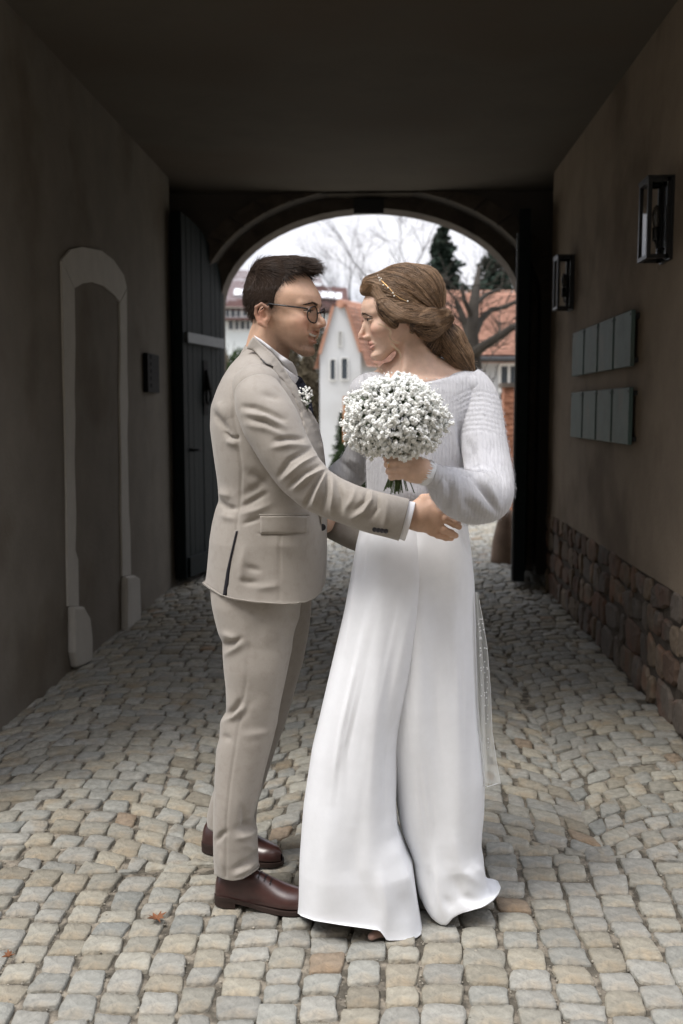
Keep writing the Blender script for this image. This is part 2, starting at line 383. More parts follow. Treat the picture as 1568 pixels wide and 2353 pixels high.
# gate wall with basket arch ---------------------------------------
XA, ZS = -.12, 2.285
def arch(a, b, n=28): return [(XA-a*math.cos(math.pi*i/n), ZS+b*math.sin(math.pi*i/n)) for i in range(n+1)]
def arch_wall(a, b, y0, y1, x0, x1, zt, mat, name, parent=None):
    A = arch(a, b); mb = MB(); n = len(A)
    for y, flip in ((y0, 0), (y1, 1)):
        pts = [(x0, y, -.03), (XA-a, y, -.03), (XA-a, y, ZS), (x0, y, ZS)]
        mb.add(pts, [(0, 1, 2, 3)]); pts = [(XA+a, y, -.03), (x1, y, -.03), (x1, y, ZS), (XA+a, y, ZS)]; mb.add(pts, [(0, 1, 2, 3)])
        for i in range(n-1):
            xa = x0 if i == 0 else A[i][0]; xb = x1 if i == n-2 else A[i+1][0]
            mb.add([(A[i][0], y, A[i][1]), (A[i+1][0], y, A[i+1][1]), (xb, y, zt), (xa, y, zt)], [(0, 1, 2, 3)])
        mb.add([(x0, y, ZS), (XA-a, y, ZS), (x0, y, zt)], [(0, 1, 2)]); mb.add([(x1, y, ZS), (XA+a, y, ZS), (x1, y, zt)], [(0, 1, 2)])
    prof = [(XA-a, -.03)]+A+[(XA+a, -.03)]
    for i in range(len(prof)-1):
        p_, q_ = prof[i], prof[i+1]
        mb.add([(p_[0], y0, p_[1]), (q_[0], y0, q_[1]), (q_[0], y1, q_[1]), (p_[0], y1, p_[1])], [(0, 1, 2, 3)])
    return mb.build(name, mat, parent)
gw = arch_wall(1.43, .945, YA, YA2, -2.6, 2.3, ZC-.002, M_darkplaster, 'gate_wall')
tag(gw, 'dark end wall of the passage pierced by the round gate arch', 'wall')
arch_wall(1.30, .83, YA2, YB, -9, 9, ZC-.004, M_archstone, 'outer_arch', gw)
A0, A1 = arch(1.432, .947, 17), arch(1.60, 1.06, 17)   # ring of arch stones, a little proud of the wall
for i in range(17):
    g = .04
    def lp(u, v_, t): return (u[0]*(1-t)+v_[0]*t, u[1]*(1-t)+v_[1]*t)
    q = [lp(A0[i], A0[i+1], g), lp(A0[i], A0[i+1], 1-g), lp(A1[i], A1[i+1], 1-g), lp(A1[i], A1[i+1], g)]
    q = [(a_, min(b_, ZC-.006)) for a_, b_ in q]
    MB().prism([(a_, YA-.028-rng.uniform(0, .006), b_) for a_, b_ in q], (0, .05, 0)).build('arch_stone', M_archstone, gw)
MB().bbox((XA-.14, YA2-.05, ZS+.775), (XA+.115, YA2-.002, ZS+.90)).build('gate_stop', M_iron, gw)
# recess cheeks so that the gate bay is wider than the passage
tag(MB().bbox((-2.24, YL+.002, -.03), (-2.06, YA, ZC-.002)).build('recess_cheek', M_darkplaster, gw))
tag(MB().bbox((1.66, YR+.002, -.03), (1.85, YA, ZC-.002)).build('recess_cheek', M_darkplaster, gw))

# gate leaves -------------------------------------------------------
def gate_leaf(hinge, free, label, inner, rise):
    """hinge/free: xy; boards hang between them, top edge cut to the quarter arch"""
    h = Vector((*hinge, 0)); fr = Vector((*free, 0)); u = (fr-h); Lh = u.length; u.normalize(); n = Vector((-u.y, u.x, 0))*inner
    g = thing('gate_leaf', label, 'gate', tuple(h))
    def top(t): return ZS+.02+rise*math.sqrt(max(0, 1-(1-t)**2*.98))
    nb = 9; th = .055
    for i in range(nb):
        t0 = i/nb; t1 = (i+1)/nb; e = .004/Lh
        a_ = h+u*Lh*(t0+e); b_ = h+u*Lh*(t1-e); o_ = n*rng.uniform(0, .006)
        MB().prism([a_+o_+Vector((0, 0, .05)), b_+o_+Vector((0, 0, .05)), b_+o_+Vector((0, 0, top(t1))), a_+o_+Vector((0, 0, top(t0)))], n*(-th)).build('board', M_gate, g)
    def rail(z0, z1, mat, t0=.02, t1=.98, d=.03, nm='rail'):
        a_ = h+u*Lh*t0+n*.0085; b_ = h+u*Lh*t1+n*.0085
        MB().prism([a_+Vector((0, 0, z0)), b_+Vector((0, 0, z0)), b_+Vector((0, 0, z1)), a_+Vector((0, 0, z1))], n*d).build(nm, mat, g)
    rail(1.93, 2.01, M_steel, .12, .97, .035, 'cross_bar'); rail(.06, .22, M_gate)
    # free-edge stile, seen end on
    a_ = h+u*(Lh+.004); MB().prism([a_+n*.02+Vector((0, 0, .05)), a_+u*.02+n*.02+Vector((0, 0, .05)), a_+u*.02+n*.02+Vector((0, 0, top(1))), a_+n*.02+Vector((0, 0, top(1)))], n*(-th-.03)).build('edge_strip', M_gate, g)
    return g, h, u, n, Lh
g, h, u, n, Lh = gate_leaf((-1.40, 8.80), (-1.585, 7.86), 'dark green plank gate leaf folded back by the left wall', 1, .62)
if True:
    c = h+u*(Lh*.88)+Vector((0, 0, 1.08)); b_ = MB(); b_.tube([c+n*.01, c+n*.06], .012, 8); b_.tube([c+n*.055, c+n*.055-u*.13], .010, 8); hd = b_.build('lever_handle', M_black, g, True)
    c = h+u*(Lh*.5)+Vector((0, 0, 1.56)); b_ = MB()
    b_.tube([c+n*.012+Vector((0, 0, .17)), c+n*.03], [.02, .03], 8); ring = [c+n*.035+u*.05*math.cos(t*.6)+Vector((0, 0, -.05+.06*math.sin(t*.6))) for t in range(12)]; b_.tube(ring, .010, 6); b_.build('knocker', M_black, g, True)
    MB().prism([c+n*.009+u*.05+Vector((0, 0, -.2)), c+n*.009-u*.05+Vector((0, 0, -.2)), c+n*.009-u*.05+Vector((0, 0, .25)), c+n*.009+u*.05+Vector((0, 0, .25))], n*.004).build('back_plate', M_black, g)
g, h, u, n, Lh = gate_leaf((1.22, 8.80), (1.055, 7.86), 'dark green plank gate leaf folded back by the right wall, edge on', -1, .62)
rc = h+u*(Lh*.97)+n*.03
MB().prism([rc+Vector((-.012, -.02, 0.05)), rc+Vector((.014, -.02, .05)), rc+Vector((.014, -.02, 2.75)), rc+Vector((-.012, -.02, 2.75))], (0, .016, 0)).build('closing_strip', M_steel, g)
bol = thing('wheel_guard', 'brown conical wheel guard stone at the foot of the right gate jamb', 'guard stone', (1.16, 9.2, 0))
MB().lathe([(.145, -.03), (.14, .05), (.125, .2), (.08, .40), (.045, .48), (.01, .50)], 12, (1.14, 9.22, 0)).build('stone', pmat('guard_sandstone', (.20, .14, .10), .9, .25, 12, .7, 40, .006), bol, True)

# lanterns -----------------------------------------------------------
M_glass = bpy.data.materials.new('lantern_glass'); M_glass.use_nodes = True
gn = M_glass.node_tree; gb_ = gn.nodes['Principled BSDF']; gb_.inputs['Base Color'].default_value = (1, 1, 1, 1); gb_.inputs['Roughness'].default_value = .02
gb_.inputs['Transmission Weight'].default_value = 1; gb_.inputs['IOR'].default_value = 1.1; gb_.inputs['Specular IOR Level'].default_value = 2.0
M_bulb = pmat('bulb_glass', (.06, .055, .05), .1, 0, spec=.6)
LX, LY, LZ = .115, .165, .353
def lantern(yc, zc, label):
    t = thing('wall_lantern', label, 'lantern', (XR, yc, zc), 0, 'black wall lanterns'); r = .018
    b_ = MB()
    for sx in (-LX+r/2, -r*1.2):
        for sy in (-LY/2+r/2, LY/2-r/2): b_.box((sx, sy, 0), (r, r, LZ))
    for sz in (-LZ/2+r/2, LZ/2-r/2):
        for sy in (-LY/2+r/2, LY/2-r/2): b_.box((-LX/2, sy, sz), (LX-2*r, r, r))
        b_.box((-LX+r/2, 0, sz), (r, LY-2*r, r))
    b_.build('frame', M_iron, t, world=False)
    MB().box((-.006, 0, 0), (.012, LY+.012, LZ+.012)).build('back_plate', M_iron, t, world=False)
    MB().box((-LX/2, 0, LZ/2+.004), (LX+.01, LY+.01, .008)).build('lid', M_iron, t, world=False)
    for sy in (-1, 1): MB().box((-LX/2-.004, sy*(LY/2-r/2), 0), (LX-2*r, .003, LZ-2*r)).build('pane', M_glass, t, world=False)
    MB().box((-LX+r/2, 0, 0), (.003, LY-2*r, LZ-2*r)).build('pane', M_glass, t, world=False)
    MB().lathe([(.012, -.09), (.016, -.085), (.017, -.03), (.013, -.028)], 10, (-.055, 0, 0)).tube([(-.055, 0, -.09), (-.05, 0, -.12), (-.012, 0, -.125)], .006, 6).build('socket', M_iron, t, True, world=False)
    MB().lathe([(.010, -.03), (.018, 0), (.020, .03), (.012, .06), (.003, .07)], 10, (-.055, 0, 0)).build('bulb', M_bulb, t, True, world=False)
    return t
lantern(4.70, 2.255, 'larger looking black box lantern above the near end of the name plates')
lantern(7.03, 2.263, 'black box lantern farther down the wall beside the gate leaf')

# name plates ----------------------------------------------------------
M_plate = pmat('patinated_plate', (.085, .130, .122), .6, .25, 7, .1, 90, .001, .2, metal=0, col2=(.11, .135, .12), c2scale=4)
def plates(z0, z1, label):
    t = thing('plate_row', label, 'sign', (XR, 5.97, z0), 0, 'rows of name plates')
    for zz in (z0+.03, z1-.03): MB().bbox((XR-.018, 5.16, zz-.012), (XR, 6.78, zz+.012)).build('rail', M_iron, t)
    for k in range(4):
        ya = 5.17+k*.405
        o = MB().bbox((XR-.040, ya, z0), (XR-.0185, ya+.365, z1)).build('plate', M_plate, t); mesh_bevel(o, .003, 1)
        for sy in (.02, .345):
            MB().lathe([(.006, 0), (.004, .003)], 8, (XR-.0405, ya+sy, z1-.02), Matrix.Rotation(R(-90), 3, 'Y')).build('screw', M_iron, o)
plates(1.622, 1.905, 'upper row of four greenish blank metal plates on the plaster wall')
plates(1.222, 1.516, 'lower row of four greenish blank metal plates on the plaster wall')

# added unseen block behind the camera, sized to keep low sky out of the passage
yb = tag(MB().bbox((-16, -10, -.03), (16, -6.2, 11)).build('sky_blocker', M_facade), 'unseen building mass added opposite the passage to block low sky', 'building')
# ------------------------------------------------------------------ beyond the gate
rng = random.Random(11)
M_whitewall = pmat('lime_white_wall', (.44, .45, .455), .9, .06, 1.2, .2, 12, .01, .1, col2=(.38, .38, .375), c2scale=.5)
M_housewall = pmat('pale_house_wall', (.60, .63, .62), .9, .08, 1, .1, 10)
M_tile = pmat('red_roof_tile', (.34, .185, .13), .85, .18, 2.5, .4, 8, .02, .15, col2=(.28, .15, .105), c2scale=.7, island=.16)
M_darktile = pmat('old_brown_tile', (.105, .06, .055), .85, .2, 1.5, .3, 6, .02, .15)
M_pane = pmat('window_glass', (.05, .06, .07), .08, 0, spec=.8)
M_grey = pmat('slit_grey_stone', (.30, .30, .29), .9, .1)  # plain grey fill of the faint upper slit
M_frame = pmat('window_frame_white', (.62, .62, .60), .7, .05)
M_bark = pmat('dark_bark', (.045, .040, .034), .9, .3, 6, .6, 30, .01, .1)
M_paletwig = pmat('pale_twig', (.11, .105, .10), .9, .3, 6)
M_needle = pmat('spruce_needles', (.026, .040, .030), .8, .4, 1.5, spec=.15, island=.4)
M_yew = pmat('yew_needles', (.032, .052, .020), .8, .4, 2.5, spec=.15, island=.45)
M_hedge = pmat('bare_hedge_twigs', (.10, .085, .058), .9, .35, 3, spec=.1, island=.3)
M_brick = pmat('old_brick', (.27, .125, .075), .9, .3, 8, .5, 30, island=.25)
M_hill = pmat('winter_hill', (.10, .095, .065), .95, .3, .12, .5, 2, .1, .1)
# hill rising behind the houses
nx, ny = 40, 20; V = []; F = []
for j in range(ny+1):
    for i in range(nx+1):
        x = -160+320*i/nx; y = 42+150*j/ny; t = j/ny
        V.append((x, y, -.1+8.5*(1-(1-min(1, t*1.7))**2)*(1+.18*math.sin(x*.05+1))+rng.uniform(-.2, .2)*min(1, t*4)))
for j in range(ny):
    for i in range(nx): a = j*(nx+1)+i; F.append((a, a+1, a+nx+2, a+nx+1))
tag(obj('hill', V, F, M_hill, smooth=True), kind='structure')

def wall_window(b, c, ux, w_, h_, n=(0, -1, 0), mull=1, mat=None, fw=.07):
    """c: centre on the facade, ux: unit vector along it"""
    c = Vector(c); ux = Vector(ux); n = Vector(n); up = Vector((0, 0, 1))
    mb = MB()
    def bar(x0, x1, z0, z1, d0=.0, d1=.05):
        mb.prism([c+ux*x0+up*z0+n*d0, c+ux*x1+up*z0+n*d0, c+ux*x1+up*z1+n*d0, c+ux*x0+up*z1+n*d0], n*(d1-d0))
    bar(-w_/2, -w_/2+fw, -h_/2, h_/2); bar(w_/2-fw, w_/2, -h_/2, h_/2); bar(-w_/2+fw, w_/2-fw, -h_/2, -h_/2+fw); bar(-w_/2+fw, w_/2-fw, h_/2-fw, h_/2)
    for k in range(mull):
        x = -w_/2+w_*(k+1)/(mull+1); bar(x-.03, x+.03, -h_/2+fw, h_/2-fw)
    fr = mb.build('window', M_frame, b)
    mb = MB(); mb.prism([c-ux*(w_/2-fw)-up*(h_/2-fw)+n*.004, c+ux*(w_/2-fw)-up*(h_/2-fw)+n*.004, c+ux*(w_/2-fw)+up*(h_/2-fw)+n*.004, c-ux*(w_/2-fw)+up*(h_/2-fw)+n*.004], n*.015)
    mb.build('pane', mat or M_pane, fr); return fr
def tiles(parent, a, b, c, d, nu, nv, mat, name='roof_tile', lap=.03):
    """rows of tile courses on the roof plane a-b (eave) c-d (ridge); joined, since they are far too many"""
    a, b, c, d = map(Vector, (a, b, c, d)); nn = (b-a).cross(d-a).normalized(); mb = MB()
    if nn.z < 0: nn = -nn
    for j in range(nv):
        for i in range(nu):
            def pt(u, v): return (a*(1-u)+b*u)*(1-v)+(d*(1-u)+c*u)*v
            u0, u1 = (i+.03)/nu, (i+.97)/nu; v0, v1 = j/nv, min(1, (j+1.12)/nv); r = rng.uniform(0, lap*.5)
            p = [pt(u0, v0)+nn*(lap+r), pt(u1, v0)+nn*(lap+r), pt(u1, v1)+nn*.004, pt(u0, v1)+nn*.004]; m0 = (p[0]+p[1])/2+nn*lap*.5
            mb.add([p[0], m0, p[1], p[2], (p[2]+p[3])/2+nn*lap*.4, p[3]], [(0, 1, 4, 5), (1, 2, 3, 4)])
    return tag(mb.build(name, mat, parent), kind='stuff')

# white chapel-like house, gable towards the gate
YC = 24.0
ch = thing('white_house', 'white rendered house with steep gable and slit windows beyond the gate', 'house', tuple(P(780, 1040, YC)))
gl = [P(734, 1052, YC), P(828, 1052, YC), P(828, 809, YC), P(795, 704, YC), P(765, 713, YC), P(734, 814, YC)]
gl = [Vector(p) for p in gl]; gl[0].z = gl[1].z = -.03; gl[4].z = gl[3].z
back = Vector((4.6, 9.0, 0))
mb = MB(); mb.prism(gl, back); mb.build('wall', M_whitewall, ch)
for (x, y, w_, h_) in ((764, 849, .06, .38), (791, 847, .085, .40)):
    c = P(x, y, YC); wall_window(ch, c, (1, 0, 0), w_+.10, h_+.14, mull=0, fw=.022)
c = P(781, 778, YC); wall_window(ch, c, (1, 0, 0), .10, .36, mull=0, mat=M_grey, fw=.012)
up = Vector((0, 0, .06))
e0, e1 = gl[2]+Vector((.12, -.1, -.35)), gl[3]+Vector((.0, -.1, .05))
tiles(ch, e0, e0+back, e1+back, e1, 26, 16, M_tile)
w0, w1 = gl[5]+Vector((-.12, -.1, -.35)), gl[4]+Vector((0, -.1, .05))
tiles(ch, w0+back, w0, w1, w1+back, 26, 16, M_tile)
mb = MB(); mid = (gl[3]+gl[4])/2+Vector((0, 0, .12)); mb.tube([mid+Vector((0, -.10, -.06)), mid+back], .10, 8); mb.build('ridge', M_tile, ch)
# two verge boards
for a_, b_ in ((gl[5], gl[4]), (gl[2], gl[3])):
    mb = MB(); mb.tube([a_+Vector((0, -.05, 0)), b_+Vector((0, -.05, 0))], .05, 4); mb.build('verge', M_tile, ch)

# red roofed barn on the right
YBn = 26.0
bn = thing('red_roofed_barn', 'long white barn under a big red tiled roof beyond the gate', 'barn', tuple(P(1100, 1040, YBn)))
a_ = Vector(P(838, 817, YBn)); b_ = Vector(P(1330, 817, YBn)); rise = Vector(P(1100, 668, YBn+4.5))-Vector(P(1100, 817, YBn))
rise.x = 0
tiles(bn, a_, b_, b_+rise, a_+rise, 62, 24, M_tile)
MB().prism([a_+Vector((0, .06, -.08)), b_+Vector((0, .06, -.08)), b_+rise+Vector((0, .1, -.08)), a_+rise+Vector((0, .1, -.08))], (0, .02, -.10)).build('roof_deck', M_tile, bn)
w0 = a_+Vector((.3, .45, -.12)); w1 = b_+Vector((-.3, .45, -.12))
MB().prism([Vector((w0.x, w0.y, -.03)), Vector((w1.x, w1.y, -.03)), w1, w0], (0, 8.5, 0)).build('wall', M_whitewall, bn)
mb = MB(); mb.tube([a_+Vector((0, -.06, -.09)), b_+Vector((0, -.06, -.09))], .075, 8); mb.build('gutter', M_iron, bn)
for x in (1168, 1262): wall_window(bn, P(x, 868, w0.y), (1, 0, 0), .55, .75, mull=1)
c = P(1040, 905, w0.y); wall_window(bn, c, (1, 0, 0), .55, .75, mull=1)
mb = MB(); mb.tube([P(1098, 820, w0.y-.1), P(1100, 1000, w0.y-.1)], .05, 6); mb.build('downpipe', M_iron, bn)

# big house on the hill
YH = 48.0
hs = thing('hill_house', 'pale house with a broad dark brown roof and white skylights on the hill', 'house', tuple(P(640, 830, YH)))
b0 = P(505, 815, YH)
e = [Vector(P(440, 703, YH)), Vector(P(802, 716, YH))]; z0 = b0[2]-2
MB().prism([Vector((e[0].x+.5, YH+.4, z0)), Vector((e[1].x-.5, YH+.4, z0)), Vector((e[1].x-.5, YH+.4, e[1].z)), Vector((e[0].x+.5, YH+.4, e[0].z))], (0, 9, 0)).build('wall', M_housewall, hs)
rl = [Vector(P(470, 615, YH+4.6)), Vector(P(735, 634, YH+4.6))]
# hipped at the right end
tiles(hs, e[0], e[1], Vector(P(760, 659, YH+3.2)), Vector(P(480, 640, YH+3.2)), 60, 12, M_darktile)
tiles(hs, Vector(P(480, 641, YH+3.2)), Vector(P(742, 652, YH+3.2)), rl[1], rl[0], 46, 6, M_darktile)
MB().add([e[1], Vector((e[1].x, YH+9, e[1].z)), Vector(P(795, 661, YH+4.6)), Vector(P(760, 658, YH+3.2))], [(0, 1, 2, 3)]).add([Vector(P(760, 659, YH+3.2)), Vector(P(797, 661, YH+3.6)), e[1], e[1]+Vector((-.6, 0, 0))], [(0, 1, 2), (0, 2, 3)]).build('hip', M_darktile, hs)
MB().prism([e[0]+Vector((0, .3, -.05)), e[1]+Vector((0, .3, -.05)), Vector(P(742, 655, YH+3.3))], (0, .02, -.05)).build('roof_deck', M_darktile, hs)
M_sky_l = pmat('skylight_glass', (.75, .77, .80), .12, 0, spec=.8)
for x, y in ((546, 668), (563, 668), (727, 675), (745, 674), (760.5, 675.5), (777.5, 677)):
    c = Vector(P(x, y, YH+1.35)); s = Vector((0, .5, .52)); mb = MB()
    mb.prism([c+Vector((-.15, -.12, -.12))-s*.3, c+Vector((.15, -.12, -.12))-s*.3, c+Vector((.15, -.12, -.12))+s*.3, c+Vector((-.15, -.12, -.12))+s*.3], (0, -.06, .06)); mb.build('skylight', M_sky_l, hs)
for x, y, w_, h_, m_ in ((535, 718, .85, .55, 2), (563, 716, .35, .55, 0), (580, 716, .35, .55, 0), (557, 747, .85, .55, 2), (530, 747, .35, .55, 0)):
    wall_window(hs, P(x, y, YH+.4), (1, 0, 0), w_, h_, mull=m_)
MB().bbox((P(500, 734, YH)[0], YH-.1, P(500, 735, YH)[2]), (P(600, 734, YH)[0], YH+.4, P(500, 730, YH)[2])).build('balcony_slab', M_darktile, hs)

# trees -------------------------------------------------------------
def branch(mb, p, d, ln, r, lvl, spread, rg, curl=.25, minr=.006, kids=(2, 4)):
    n = 4; pts = [Vector(p)]; rr = [r]; d = Vector(d).normalized()
    for i in range(n):
        d = (d+Vector((rg.gauss(0, curl), rg.gauss(0, curl), rg.gauss(0, curl)+.06))*.5).normalized()
        pts.append(pts[-1]+d*ln/n); rr.append(r*(1-.55*(i+1)/n))
    mb.tube(pts, rr, 6 if r > .04 else 3)
    if lvl <= 0: return
    for k in range(rg.randint(*kids)):
        t = rg.uniform(.35, 1); i = min(n-1, int(t*n)); q = pts[i].lerp(pts[i+1], t*n-i)
        a = Vector((rg.gauss(0, 1), rg.gauss(0, 1), rg.gauss(0, .7))).normalized(); dd = (pts[i+1]-pts[i]).normalized()
        branch(mb, q, dd*(1-spread)+a*spread, ln*rg.uniform(.5, .8), max(minr, rr[i+1]*rg.uniform(.5, .75)), lvl-1, spread, rg, curl, minr, kids)
def bare_tree(base, h, r, seed, label, lvl=5, spread=.5, mat=None, curl=.25, trunk=.35, kids=(3, 4)):
    rg = random.Random(seed); t = thing('bare_tree', label, 'tree', tuple(base), 0, 'bare trees beyond the gate')
    b = Vector(base); pts = [b+Vector((rg.gauss(0, .05)*h*i/6*trunk, rg.gauss(0, .05)*h*trunk*i/6, h*trunk*i/4-.1)) for i in range(5)]
    mb = MB(); mb.tube(pts, [r*1.25, r, r*.95, r*.9, r*.85], 8); mb.build('trunk', mat or M_bark, t, True)
    mb = MB()
    for k in range(rg.randint(4, 5)):
        a = k*2.4+rg.uniform(-.4, .4); branch(mb, pts[-1] if k < 3 else pts[-2], (math.cos(a)*.8, math.sin(a)*.8, rg.uniform(.7, 1.3)), h*.32, r*.6, lvl-1, spread, rg, curl, r*.03, kids)
    tag(mb.build('crown', mat or M_bark, t), kind='stuff'); return t
bare_tree(P(815, 905, 52), 9.3, .12, 4, 'distant pale bare tree against the sky between the couple', 5, .34, M_paletwig)
q = P(958, 900, 36); bare_tree((q[0], q[1], 0), 9.6, .15, 8, 'tall bare tree against the sky left of the spruce', 5, .36)
# old knotty tree before the barn
q = P(1086, 1045, 15.5); kt = thing('bare_tree', 'thick dark knotty bare tree standing in front of the red barn roof', 'tree', (q[0], q[1], 0), 0, 'bare trees beyond the gate')
def Q(x, y, dy=0): return P(x, y, 15.5+dy)
mb = MB(); mb.tube([(q[0], q[1], -.05), Q(1090, 900), Q(1088, 830), Q(1084, 770), Q(1088, 700), Q(1094, 655, .4), Q(1100, 610, .6)], [.17, .14, .12, .10, .085, .055, .02], 10); mb.build('trunk', M_bark, kt, True)
rg = random.Random(3); mb = MB()
for pts, r in (([Q(1086, 815), Q(1110, 795, -.3), Q(1142, 775, -.5), Q(1176, 752, -.6), Q(1230, 735, -.6)], .085),
               ([Q(1084, 790), Q(1070, 750, .2), Q(1056, 712, .3), Q(1046, 690, .3)], .075), ([Q(1088, 772), Q(1104, 735, .2), Q(1128, 712, .3), Q(1160, 705, .3), Q(1190, 690, .3)], .06),
               ([Q(1090, 700), Q(1118, 676, .2), Q(1150, 664, .3)], .045), ([Q(1088, 735), Q(1066, 690, -.2), Q(1060, 655, -.2)], .045),
               ([Q(1090, 880), Q(1120, 900, -.3), Q(1138, 917, -.4), Q(1150, 913, -.4), Q(1162, 890, -.5)], .05), ([Q(1128, 912, -.4), Q(1118, 880, -.5), Q(1112, 850, -.5)], .025)):
    mb.tube(pts, [r*(1-.5*i/(len(pts)-1)) for i in range(len(pts))], 8)
    for i in range(1, len(pts)):
        for k in range(1):
            a = Vector((rg.gauss(0, 1), rg.gauss(0, .7), rg.gauss(.5, .6))); branch(mb, pts[i], a, rg.uniform(.3, .7), r*.26, 2, .5, rg, .3, .008)
tag(mb.build('crown', M_bark, kt), kind='stuff')
def conifer(base, h, wd, seed, label, mat, group, droop=.35, dens=1.0, name='spruce_tree', skirt=.05):
    rg = random.Random(seed); b = Vector(base); t = thing(name, label, 'tree', tuple(b), 0, group)
    mb = MB(); mb.tube([b+Vector((0, 0, -.1)), b+Vector((0, 0, h*.97))], [h*.018, h*.003], 7); mb.build('trunk', M_bark, t, True)
    mb = MB(); tiers = int(30*dens)
    for j in range(tiers):
        f = j/(tiers-1); z = h*(skirt+(1-skirt)*f); rad = wd*(1-f)**.62*(1+.15*math.sin(j*2.1))*rg.uniform(.8, 1.1)+h*.01
        nb = max(5, int(20*(1-f)+5))
        for k in range(nb):
            a = 2*math.pi*(k+rg.random())/nb; ln = rad*rg.uniform(.7, 1.08); dr = Vector((math.cos(a), math.sin(a), 0))
            for s in range(7):
                u = (s+.6)/7; p = b+Vector((0, 0, z-droop*ln*u*u*1.0+rg.gauss(0, .03)*h*.1))+dr*ln*u
                for m in range(2):
                    sz = h*.026*rg.uniform(.7, 1.5)*(1.15-.5*u); v1 = Vector((rg.gauss(0, 1), rg.gauss(0, 1), rg.gauss(-.3, .6))).normalized()*sz; v2 = (dr*rg.uniform(.4, 1)+Vector((rg.gauss(0, .4), rg.gauss(0, .4), rg.gauss(-.3, .4)))).normalized()*sz*1.6
                    mb.add([p-v1, p+v2*.6, p+v1, p-v2*.5+Vector((0, 0, -sz*.4))], [(0, 1, 2), (0, 2, 3)])
    tag(mb.build('crown', mat, t), kind='stuff'); return t
q = P(1012, 940, 40); conifer((q[0], q[1], 0), 8.4, 2.3, 2, 'tall dark spruce standing behind the red barn roof', M_needle, 'spruces behind the barn')
q = P(1128, 940, 38); conifer((q[0], q[1], 0), 7.2, 3.2, 5, 'broader dark spruce at the right edge of the arch', M_needle, 'spruces behind the barn')
q = P(783, 1045, 18.5); conifer((q[0], q[1], 0), 1.33, .26, 7, 'dark upright yew in front of the white house', M_yew, 'clipped evergreens by the white house', .1, .8, 'yew_tree', .0)
q = P(800, 1045, 16.5)
cy = thing('topiary_cone', 'rounded clipped green cone shrub beside the upright yew', 'shrub', (q[0], q[1], 0), 0, 'clipped evergreens by the white house')
mb = MB(); rg = random.Random(9)
for k in range(5000):
    f = rg.random(); a = rg.uniform(0, 6.283); r = .34*math.sin(math.pi*(1-f*.94)*.62)*(1-.0*f); p = Vector((q[0]+r*math.cos(a), q[1]+r*math.sin(a), .08+f*.80)); s = .034
    v1 = Vector((rg.gauss(0, 1), rg.gauss(0, 1), rg.gauss(0, 1))).normalized()*s; v2 = Vector((rg.gauss(0, 1), rg.gauss(0, 1), rg.gauss(0, 1))).normalized()*s
    mb.add([p-v1, p+v2, p+v1], [(0, 1, 2)])
tag(mb.build('foliage', M_yew, cy), kind='stuff')
mb = MB(); mb.lathe([(.06, -.03), (.20, .10), (.29, .25), (.27, .45), (.18, .65), (.05, .82)], 12, (q[0], q[1], 0)); mb.build('inner_growth', M_yew, cy, True)
def bush(x0, x1, y0, y1, Y, seed, label, mat, n=1800, s=.07, name='bare_bush', group='bushes beyond the gate'):
    rg = random.Random(seed); a = P(x0, y1, Y); b = P(x1, y0, Y); c = Vector(((a[0]+b[0])/2, Y, 0)); t = thing(name, label, 'bush', tuple(c), 0, group)
    W_ = (b[0]-a[0])/2; H_ = b[2]; mb = MB(); st = MB()
    for k in range(16):
        e = Vector((rg.gauss(0, .45)*W_, rg.gauss(0, .3)*W_, H_*rg.uniform(.5, .95))); st.tube([c+Vector((rg.gauss(0, .15)*W_, 0, -.05)), c+e*.5+Vector((rg.gauss(0, .1)*W_, 0, 0)), c+e], [.04, .025, .01], 4)
    for k in range(n):
        f = rg.random()**.7; r = math.sqrt(rg.random()); an = rg.uniform(0, 6.283); p = c+Vector((W_*r*math.cos(an)*(1-.35*f*f), W_*.7*r*math.sin(an), H_*(.02+.95*f*(1-.25*r*r))))
        v1 = Vector((rg.gauss(0, 1), rg.gauss(0, 1), rg.gauss(.6, 1))).normalized()*s*rg.uniform(.6, 1.6); v2 = Vector((rg.gauss(0, 1), rg.gauss(0, 1), rg.gauss(0, 1))).normalized()*s*.35
        mb.add([p-v1, p+v2, p+v1, p-v2], [(0, 1, 2), (0, 2, 3)])
    st.build('stem', M_bark, t); tag(mb.build('foliage', mat, t), kind='stuff'); return t
bush(672, 738, 800, 1050, 26.5, 1, 'tall brown leafless hedge bush against the left side of the white house', M_hedge, 4200, .09)
bush(640, 700, 770, 1050, 30, 12, 'brown winter bush behind the shoulder of the groom', M_hedge, 2600, .1)
bush(500, 600, 790, 1000, 32, 2, 'dark green bush below the hill house', M_yew, 3600, .1)
bush(455, 545, 770, 1000, 38, 3, 'dark brown bush left below the hill house', M_hedge, 2600, .11)
bush(690, 770, 720, 900, 41, 4, 'grey green bush at the hedge foot of the hill house', M_hedge, 3000, .12)
bush(1000, 1060, 800, 1000, 24, 6, 'brown bush beside the barn wall behind the hair of the bride', M_hedge, 1800, .08)
bush(828, 868, 830, 1000, 27.5, 7, 'small brown bush between the white house and the barn', M_hedge, 900, .07)
